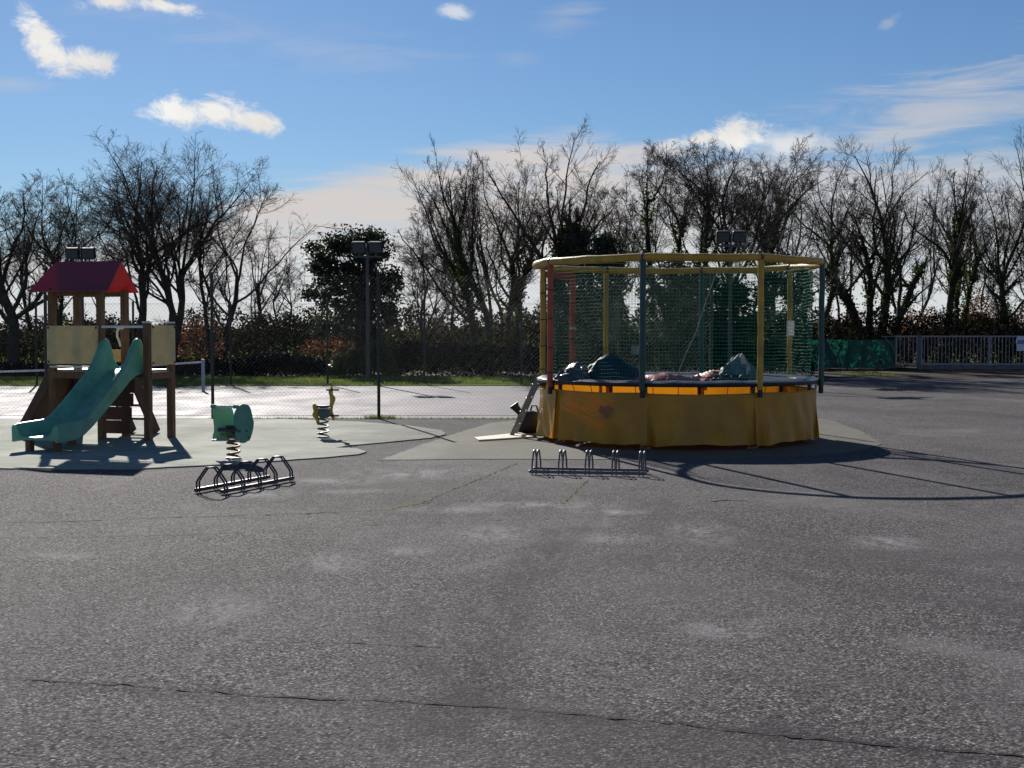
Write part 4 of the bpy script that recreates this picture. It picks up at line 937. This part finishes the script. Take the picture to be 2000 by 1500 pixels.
    v0, f0 = tubes(P0, RR0, 9); big('trunk', v0, f0, bark_ or bark, T, True)
    vs, fs, off = [], [], 0
    for p, q, s in ((P1, R1, 6), (P2, R2, 4)):
        v_, f_ = tubes(p, q, s); vs.append(v_); fs.append(f_+off); off += len(v_)
    cr = big('branches', np.concatenate(vs), np.concatenate(fs), bark_ or bark, T, True)
    vs, fs, off = [], [], 0
    for p, q in ((P3, R3), (P4, R4)):
        v_, f_ = tubes(p, q, 3); vs.append(v_); fs.append(f_+off); off += len(v_)
    big('crown', np.concatenate(vs), np.concatenate(fs), twig, T)['kind'] = 'stuff'
    if ivy:
        C = []
        for P, cnt, hmax in ((P0, int(ivy*0.7), ivyh), (P1, int(ivy*0.3), ivyh*0.42)):
            b = r.integers(0, len(P), cnt); t = r.uniform(0, hmax, cnt)**1.0; f = t*(P.shape[1]-1); i = np.minimum(f.astype(int), P.shape[1]-2); w = (f-i)[:, None]
            c = P[b, i]*(1-w)+P[b, i+1]*w
            # clumpy thickness along the stem
            th = 0.10+0.28*(0.5+0.5*np.sin(t*23+b*2.1))*(0.5+0.5*np.sin(t*57+b))
            C.append(c+nrm(r.normal(0, 1, (cnt, 3)))*(th*r.uniform(0.3, 1.2, cnt))[:, None])
        C = np.concatenate(C); C = C[C[:, 2] > 0.05]
        v_, f_ = leaf_quads(r, C, 0.115); big('ivy', v_, f_, ivy_m, T)['kind'] = 'stuff'
    if leaves:
        tips = np.concatenate([P3.reshape(-1, 3), P4.reshape(-1, 3)]); c = tips[r.integers(0, len(tips), leaves)]+r.normal(0, 0.06, (leaves, 3))
        v_, f_ = leaf_quads(r, c, 0.10); big('foliage', v_, f_, leafmat, T)['kind'] = 'stuff'
    return T
TG = 'bare winter trees beyond the court and gate'
def bt(label, bx, ty, lx, rx, *a, **k):
    lx, rx = lx-10, rx+10; k['k1'] = k['k1']+1; return tree('bare_tree', label, bx, ty, lx, rx, *a, group=TG, **k)
bt('bare tree with thick trunk at the far end beyond the red-roofed tower', 22, 342, -110, 150, 50, 11, k1=8, k2=11, k3=9, k4=5, bare=0.26, ivy=900, ivyh=0.35, lean=0.03, rbase=0.22)
bt('crooked forked bare tree seen above the red tower roof', 118, 335, 10, 225, 54, 12, stems=2, k1=6, k2=10, k3=9, k4=5, bare=0.22, splay=0.22, ivy=2200, ivyh=0.9, wob_=0.16)
bt('big fan-crowned bare tree with several stems between tower and green rocker', 316, 274, 158, 455, 50, 13, stems=3, k1=6, k2=12, k3=9, k4=5, bare=0.24, splay=0.12, rbase=0.27, ang=34, trop=0.12)
bt('slender spreading bare tree whose trunk lines up with a fence post above the green rocker', 428, 328, 372, 575, 52, 14, stems=2, k1=5, k2=9, bare=0.18, splay=0.16, k3=9, k4=5, ang=46, trop=0.07)
bt('thin pale bare tree right beside the dark evergreen', 828, 420, 760, 890, 52, 16, stems=2, k1=5, k2=8, bare=0.2, rbase=0.11, k3=9, k4=5)
bt('leaning ivy-clad bare tree with wide left-reaching crown', 935, 300, 795, 1010, 49, 17, stems=2, k1=6, k2=9, bare=0.26, ivy=6000, ivyh=0.95, rbase=0.25, splay=0.14, k3=9, k4=5, lean=-0.05, wob_=0.15)
bt('ivy-wrapped bare tree just outside the trampoline ladder', 1003, 300, 915, 1090, 53, 18, stems=2, k1=5, k2=9, bare=0.3, ivy=6500, ivyh=0.95, splay=0.1, k3=9, k4=5)
bt('tallest bare tree rising above the red trampoline post', 1070, 238, 958, 1180, 48, 19, stems=1, k1=8, k2=10, bare=0.34, ivy=4200, ivyh=0.8, rbase=0.24, ang=34, k3=9, k4=5)
bt('slim bare tree beside the dark evergreen behind the trampoline', 1215, 325, 1140, 1290, 54, 20, stems=1, k1=7, k2=9, bare=0.32, ivy=2500, rbase=0.13, k3=9, k4=5)
bt('slim upright bare tree above the green front post of the trampoline', 1290, 283, 1215, 1365, 52, 21, stems=2, k1=5, k2=9, bare=0.32, ivy=4500, ivyh=0.8, rbase=0.15, splay=0.08, k3=9, k4=5)
bt('broad fan-shaped bare tree above the trampoline floodlight', 1395, 280, 1280, 1515, 50, 22, stems=2, k1=8, k2=11, bare=0.34, ivy=4000, ivyh=0.8, splay=0.1, rbase=0.2, ang=32, trop=0.12, k3=9, k4=5)
bt('ivy-flecked bare tree above the yellow front post of the trampoline', 1505, 283, 1420, 1600, 52, 23, stems=2, k1=6, k2=10, bare=0.3, ivy=4500, ivyh=0.95, splay=0.1, k3=9, k4=5)
bt('crooked bare tree above the rightmost green trampoline post', 1585, 283, 1500, 1685, 55, 24, stems=2, k1=6, k2=9, bare=0.25, ivy=3000, ivyh=0.8, splay=0.12, k3=9, k4=5, wob_=0.17)
bt('massive ivy-clad bare tree with splayed limbs behind the windbreak', 1718, 286, 1596, 1825, 56, 25, stems=4, k1=4, k2=9, bare=0.20, ivy=12000, ivyh=0.95, rbase=0.30, splay=0.26, k3=9, k4=5, wob_=0.18, ang=42)
bt('ivy-clad bare tree behind the narrow gate leaf', 1832, 318, 1765, 1900, 57, 26, stems=1, k1=8, k2=9, bare=0.3, ivy=5000, ivyh=0.95, rbase=0.18, k3=9, k4=5, wob_=0.17)
bt('slanting ivy-covered bare tree behind the wide gate', 1880, 335, 1815, 1945, 58, 27, stems=2, k1=5, k2=8, bare=0.3, ivy=5500, ivyh=0.95, rbase=0.16, k3=9, k4=5, wob_=0.18)
bt('upright bare tree with ivy behind the gate sign', 1958, 300, 1885, 2035, 55, 28, stems=1, k1=9, k2=10, bare=0.22, ivy=3500, ivyh=0.8, rbase=0.18, k3=9, k4=5)
bt('bare tree past the gate sign at the end of the row', 2055, 262, 1965, 2140, 55, 29, stems=1, k1=8, k2=9, bare=0.25, ivy=1500, k3=9, k4=5)

BACK = ['slim back-row bare tree %s' % q for q in (
    'beyond the cream panel under the red roof', 'beyond the ridge of the red roof', 'showing past the spreading tree by the fence post', 'low beside the dark evergreen and small rust-red shrub',
    'between the thin pale tree and the leaning ivy-clad tree', 'between the leaning ivy-clad tree and the ivy-wrapped one', 'over the evergreen above the trampoline ring', 'between the two slim trees above the green front post',
    'just before the broad fan-shaped tree', 'between the fan-shaped tree and the ivy-flecked one', 'just beyond the yellow front post of the trampoline', 'beyond the end of the trampoline by the windbreak',
    'half hidden by the massive ivy-clad tree', 'between the massive ivy-clad tree and the narrow gate', 'behind the tall post of the wide gate', 'above the large orange-brown shrub', 'above the sign on the gate')]
for k, (x, y, w, Yk) in enumerate([(70, 372, 80, 60), (205, 350, 75, 61), (500, 430, 70, 60), (560, 500, 55, 59), (880, 360, 75, 60), (965, 350, 75, 61), (1130, 345, 75, 60), (1248, 335, 70, 61), (1340, 315, 75, 60), (1455, 315, 75, 61), (1548, 312, 75, 62), (1640, 330, 75, 62), (1680, 345, 70, 63), (1775, 330, 70, 63), (1850, 345, 65, 63), (1920, 345, 65, 63), (2005, 320, 75, 62)]):
    tree('bare_tree', BACK[k], x, y, x-w, x+w, Yk, 200+k, stems=1+k % 2, k1=7-3*(k % 2), k2=8, k3=8, k4=3, bare=0.24, rbase=0.12, splay=0.12, ang=34, group='slim bare trees in the back row')

def evergreen(label, bx, Y, blobs, seed, trunk_top, n):
    r = np.random.default_rng(seed); base = V(bx, 700, Y); base.z = 0; T = thing('evergreen_tree', base, label, 'tree', 'dark evergreen trees among the bare ones')
    C = []; cen = []
    tot = sum(b[2]*b[3] for b in blobs)
    for (x, y, rx, ry) in blobs:
        c = np.array(V(x, y, Y)); a, b = rx/FPX*Y, ry/FPX*Y; nc = max(8, int(130*rx*ry/tot))
        d = nrm(r.normal(0, 1, (nc, 3)))*(r.uniform(0.25, 1, (nc, 1))**0.5)
        cl = c+d*np.array([a, min(a, 1.3), b]); cen.append(cl)
        k = int(n*rx*ry/tot); i = r.integers(0, nc, k); sg = r.uniform(0.12, 0.25, nc)[i][:, None]
        C.append(cl[i]+np.clip(r.normal(0, 1, (k, 3)), -1.7, 1.7)*sg*np.array([1, 1, 0.7]))
    C = np.concatenate(C); C = C[C[:, 2] > 0.1]
    v_, f_ = leaf_quads(r, C, 0.12); big('crown', v_, f_, oak_m, T)['kind'] = 'stuff'
    cen = np.concatenate(cen); zt = V(bx, trunk_top, Y).z
    P0 = poly(r, np.array([[base.x, base.y, -0.05]]*3), np.array([[-0.2, 0, 1], [0.05, 0.1, 1], [0.25, -0.1, 1.0]]), np.full(3, zt), 10, 0.06, 0.05)
    v0, f0 = tubes(P0, np.array([0.20, 0.17, 0.15])[:, None]*np.linspace(1, 0.25, 10)[None], 8); big('trunk', v0, f0, bark, T, True)
    PB = []
    for q in cen:
        s = P0[r.integers(0, 3), r.integers(3, 9)]; mid = (s+q)/2+r.normal(0, 0.15, 3)-np.array([0, 0, 0.1]); PB.append([s, mid, q])
    v1, f1 = tubes(PB, np.array([0.035, 0.022, 0.008])[None], 4); big('branches', v1, f1, bark, T)
    return T
evergreen('dark rounded evergreen tree standing behind the left floodlight mast', 712, 48, [(690, 505, 84, 52), (640, 500, 42, 42), (675, 462, 36, 26), (735, 465, 34, 30), (755, 520, 32, 60), (700, 570, 88, 62), (632, 560, 36, 44), (765, 600, 26, 56), (690, 635, 84, 40)], 31, 470, 19000)
evergreen('dark evergreen tree showing above the left part of the trampoline ring', 1150, 47, [(1145, 480, 60, 40), (1190, 500, 30, 38), (1110, 500, 30, 45), (1150, 560, 70, 60), (1150, 630, 80, 50)], 32, 480, 22000)
evergreen('low ivy-grown evergreen filling the view behind the trampoline net', 1330, 47.5, [(1300, 560, 60, 60), (1380, 590, 70, 70), (1300, 640, 90, 45), (1460, 600, 50, 60), (1440, 650, 80, 40), (1530, 590, 40, 70), (1540, 650, 50, 40)], 33, 520, 26000)

def bush(name, label, px, Y, m, n, seed, size=0.09, cat='hedge', group=None, core=True, depth=0.7, stems=14, tmat=None):
    """bushy mass under a top outline given as pixels; leaves on the shell and inside, stems below"""
    r = np.random.default_rng(seed); X = np.array([(x-1000)/FPX*Y for x, y in px]); Z = np.array([max(0.15, V(0, y, Y).z) for x, y in px])
    T = thing(name, ((X[0]+X[-1])/2, Y, 0), label, cat, group)
    x = r.uniform(X[0], X[-1], n); top = np.interp(x, X, Z)*(1+0.07*np.sin(x*5.1+seed)+0.05*np.sin(x*11.7)+0.04*np.sin(x*23)); edge = np.minimum(1, np.minimum(x-X[0], X[-1]-x)/0.35+0.35); top = top*edge
    z = top*(r.uniform(0, 1, n)**0.62); yy = Y+r.uniform(-1, 1, n)*depth*np.sqrt(np.clip(1-(z/top)**3*0.7, 0.05, 1))
    C = np.c_[x, yy, np.maximum(z, 0.03)]+r.normal(0, 0.05, (n, 3)); C[:, 2] = np.maximum(C[:, 2], 0.03)
    v_, f_ = leaf_quads(r, C, size); big('foliage', v_, f_, m, T)['kind'] = 'stuff'
    S = np.c_[r.uniform(X[0]+0.1, X[-1]-0.1, stems), Y+r.uniform(-0.5, 0.5, stems)*depth, np.zeros(stems)]; hh = np.interp(S[:, 0], X, Z)*r.uniform(0.7, 1.0, stems)
    P0 = poly(r, S, np.c_[r.normal(0, 0.25, stems), r.normal(0, 0.2, stems), np.ones(stems)], hh, 6, 0.10, 0.05); R0 = np.full((stems, 1), 0.016)*np.linspace(1, 0.4, 6)[None]
    P1, R1, L1 = spawn(r, P0, R0, hh, 9, 0.2, 1, 40, 0.5, 0.6, 4, 0.15, 0.05); P2, R2, L2 = spawn(r, P1, R1, L1, 5, 0.2, 1, 38, 0.55, 0.6, 3, 0.15, 0.03)
    vs, fs, off = [], [], 0
    for p, q in ((P0, R0), (P1, np.maximum(R1, 0.007)), (P2, np.maximum(R2, 0.005))):
        a_, b_ = tubes(p, q, 3); vs.append(a_); fs.append(b_+off); off += len(a_)
    big('stems', np.concatenate(vs), np.concatenate(fs), tmat or twig, T)['kind'] = 'stuff'
    return T
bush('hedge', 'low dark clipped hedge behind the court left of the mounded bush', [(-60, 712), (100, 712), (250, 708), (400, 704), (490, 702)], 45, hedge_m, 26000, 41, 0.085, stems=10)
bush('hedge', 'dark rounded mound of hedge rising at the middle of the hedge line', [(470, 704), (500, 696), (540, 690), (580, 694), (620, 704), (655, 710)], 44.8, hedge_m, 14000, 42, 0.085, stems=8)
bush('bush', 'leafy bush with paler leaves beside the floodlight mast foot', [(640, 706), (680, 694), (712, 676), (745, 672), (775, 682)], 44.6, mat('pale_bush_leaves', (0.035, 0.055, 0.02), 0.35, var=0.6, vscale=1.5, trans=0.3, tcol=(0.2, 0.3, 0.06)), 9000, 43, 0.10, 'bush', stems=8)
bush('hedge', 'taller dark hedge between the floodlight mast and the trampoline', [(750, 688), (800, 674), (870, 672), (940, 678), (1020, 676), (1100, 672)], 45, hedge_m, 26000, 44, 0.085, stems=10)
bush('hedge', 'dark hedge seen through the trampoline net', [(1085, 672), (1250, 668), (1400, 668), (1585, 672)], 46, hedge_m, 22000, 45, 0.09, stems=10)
# undergrowth behind: shrubs that can be told apart, then one tangled mass
SG = 'brown-leaved shrubs behind the hedge and gate'
for k, (lab, pts, Y, n) in enumerate([
    ('reddish brown shrub behind the tower right cream panel', [(335, 670), (365, 630), (400, 612), (440, 650)], 51, 800),
    ('small rust-red shrub left of the dark evergreen', [(570, 690), (620, 655), (680, 640), (720, 690)], 51, 1000),
    ('rusty brown shrub right behind the windbreak', [(1595, 650), (1630, 610), (1670, 600), (1700, 640)], 58, 700),
    ('copper-brown leafy shrub behind the narrow gate', [(1740, 660), (1775, 615), (1815, 600), (1850, 640)], 59, 1800),
    ('large orange-brown leafy shrub behind the wide gate', [(1835, 650), (1880, 590), (1930, 570), (1965, 590), (1985, 640)], 60, 4200),
    ('orange-brown shrub behind the gate sign', [(1965, 650), (1995, 600), (2040, 590), (2080, 650)], 60, 1600)]):
    bush('shrub', lab, pts, Y, beech_m, n, 60+k, 0.11, 'shrub', SG, depth=0.9, stems=16)
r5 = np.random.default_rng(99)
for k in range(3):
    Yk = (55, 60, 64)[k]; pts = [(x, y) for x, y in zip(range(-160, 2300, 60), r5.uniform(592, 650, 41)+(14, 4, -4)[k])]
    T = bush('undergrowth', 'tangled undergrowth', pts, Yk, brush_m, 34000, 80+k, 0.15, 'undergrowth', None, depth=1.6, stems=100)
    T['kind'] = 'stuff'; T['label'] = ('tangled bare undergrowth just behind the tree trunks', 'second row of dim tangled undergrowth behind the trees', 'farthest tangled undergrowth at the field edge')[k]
# grass blades on the strip, leaf litter at the gate
def blades(name, x0, x1, y0, y1, n, h, m, seed, z=0.02):
    r = np.random.default_rng(seed); b = np.c_[r.uniform(x0, x1, n), r.uniform(y0, y1, n), np.full(n, z)]
    hh = h*r.uniform(0.4, 1.3, n)*(0.7+0.5*np.sin(b[:, 0]*1.3)*np.sin(b[:, 1]*1.9+b[:, 0]*0.4))
    tip = b+np.c_[r.normal(0, 0.4, n)*hh, r.normal(0, 0.4, n)*hh, hh]; a = r.uniform(0, 6.28, n); w = np.c_[np.cos(a), np.sin(a), np.zeros(n)]*0.012
    o = big(name, np.stack([b-w, b+w, tip], 1).reshape(-1, 3), np.arange(n*3).reshape(n, 3), m)
    return tag(o, kind='stuff')
tag(blades('grass', -19, 6, 37.4, 44.3, 42000, 0.085, grass_m, 3), 'short green grass on the strip behind the court', 'grass')
tag(blades('grass', gx(1590), gx(1660), 46, 49.0, 1500, 0.07, grass_m, 4, 0.0), 'patch of grass before the green windbreak', 'grass')
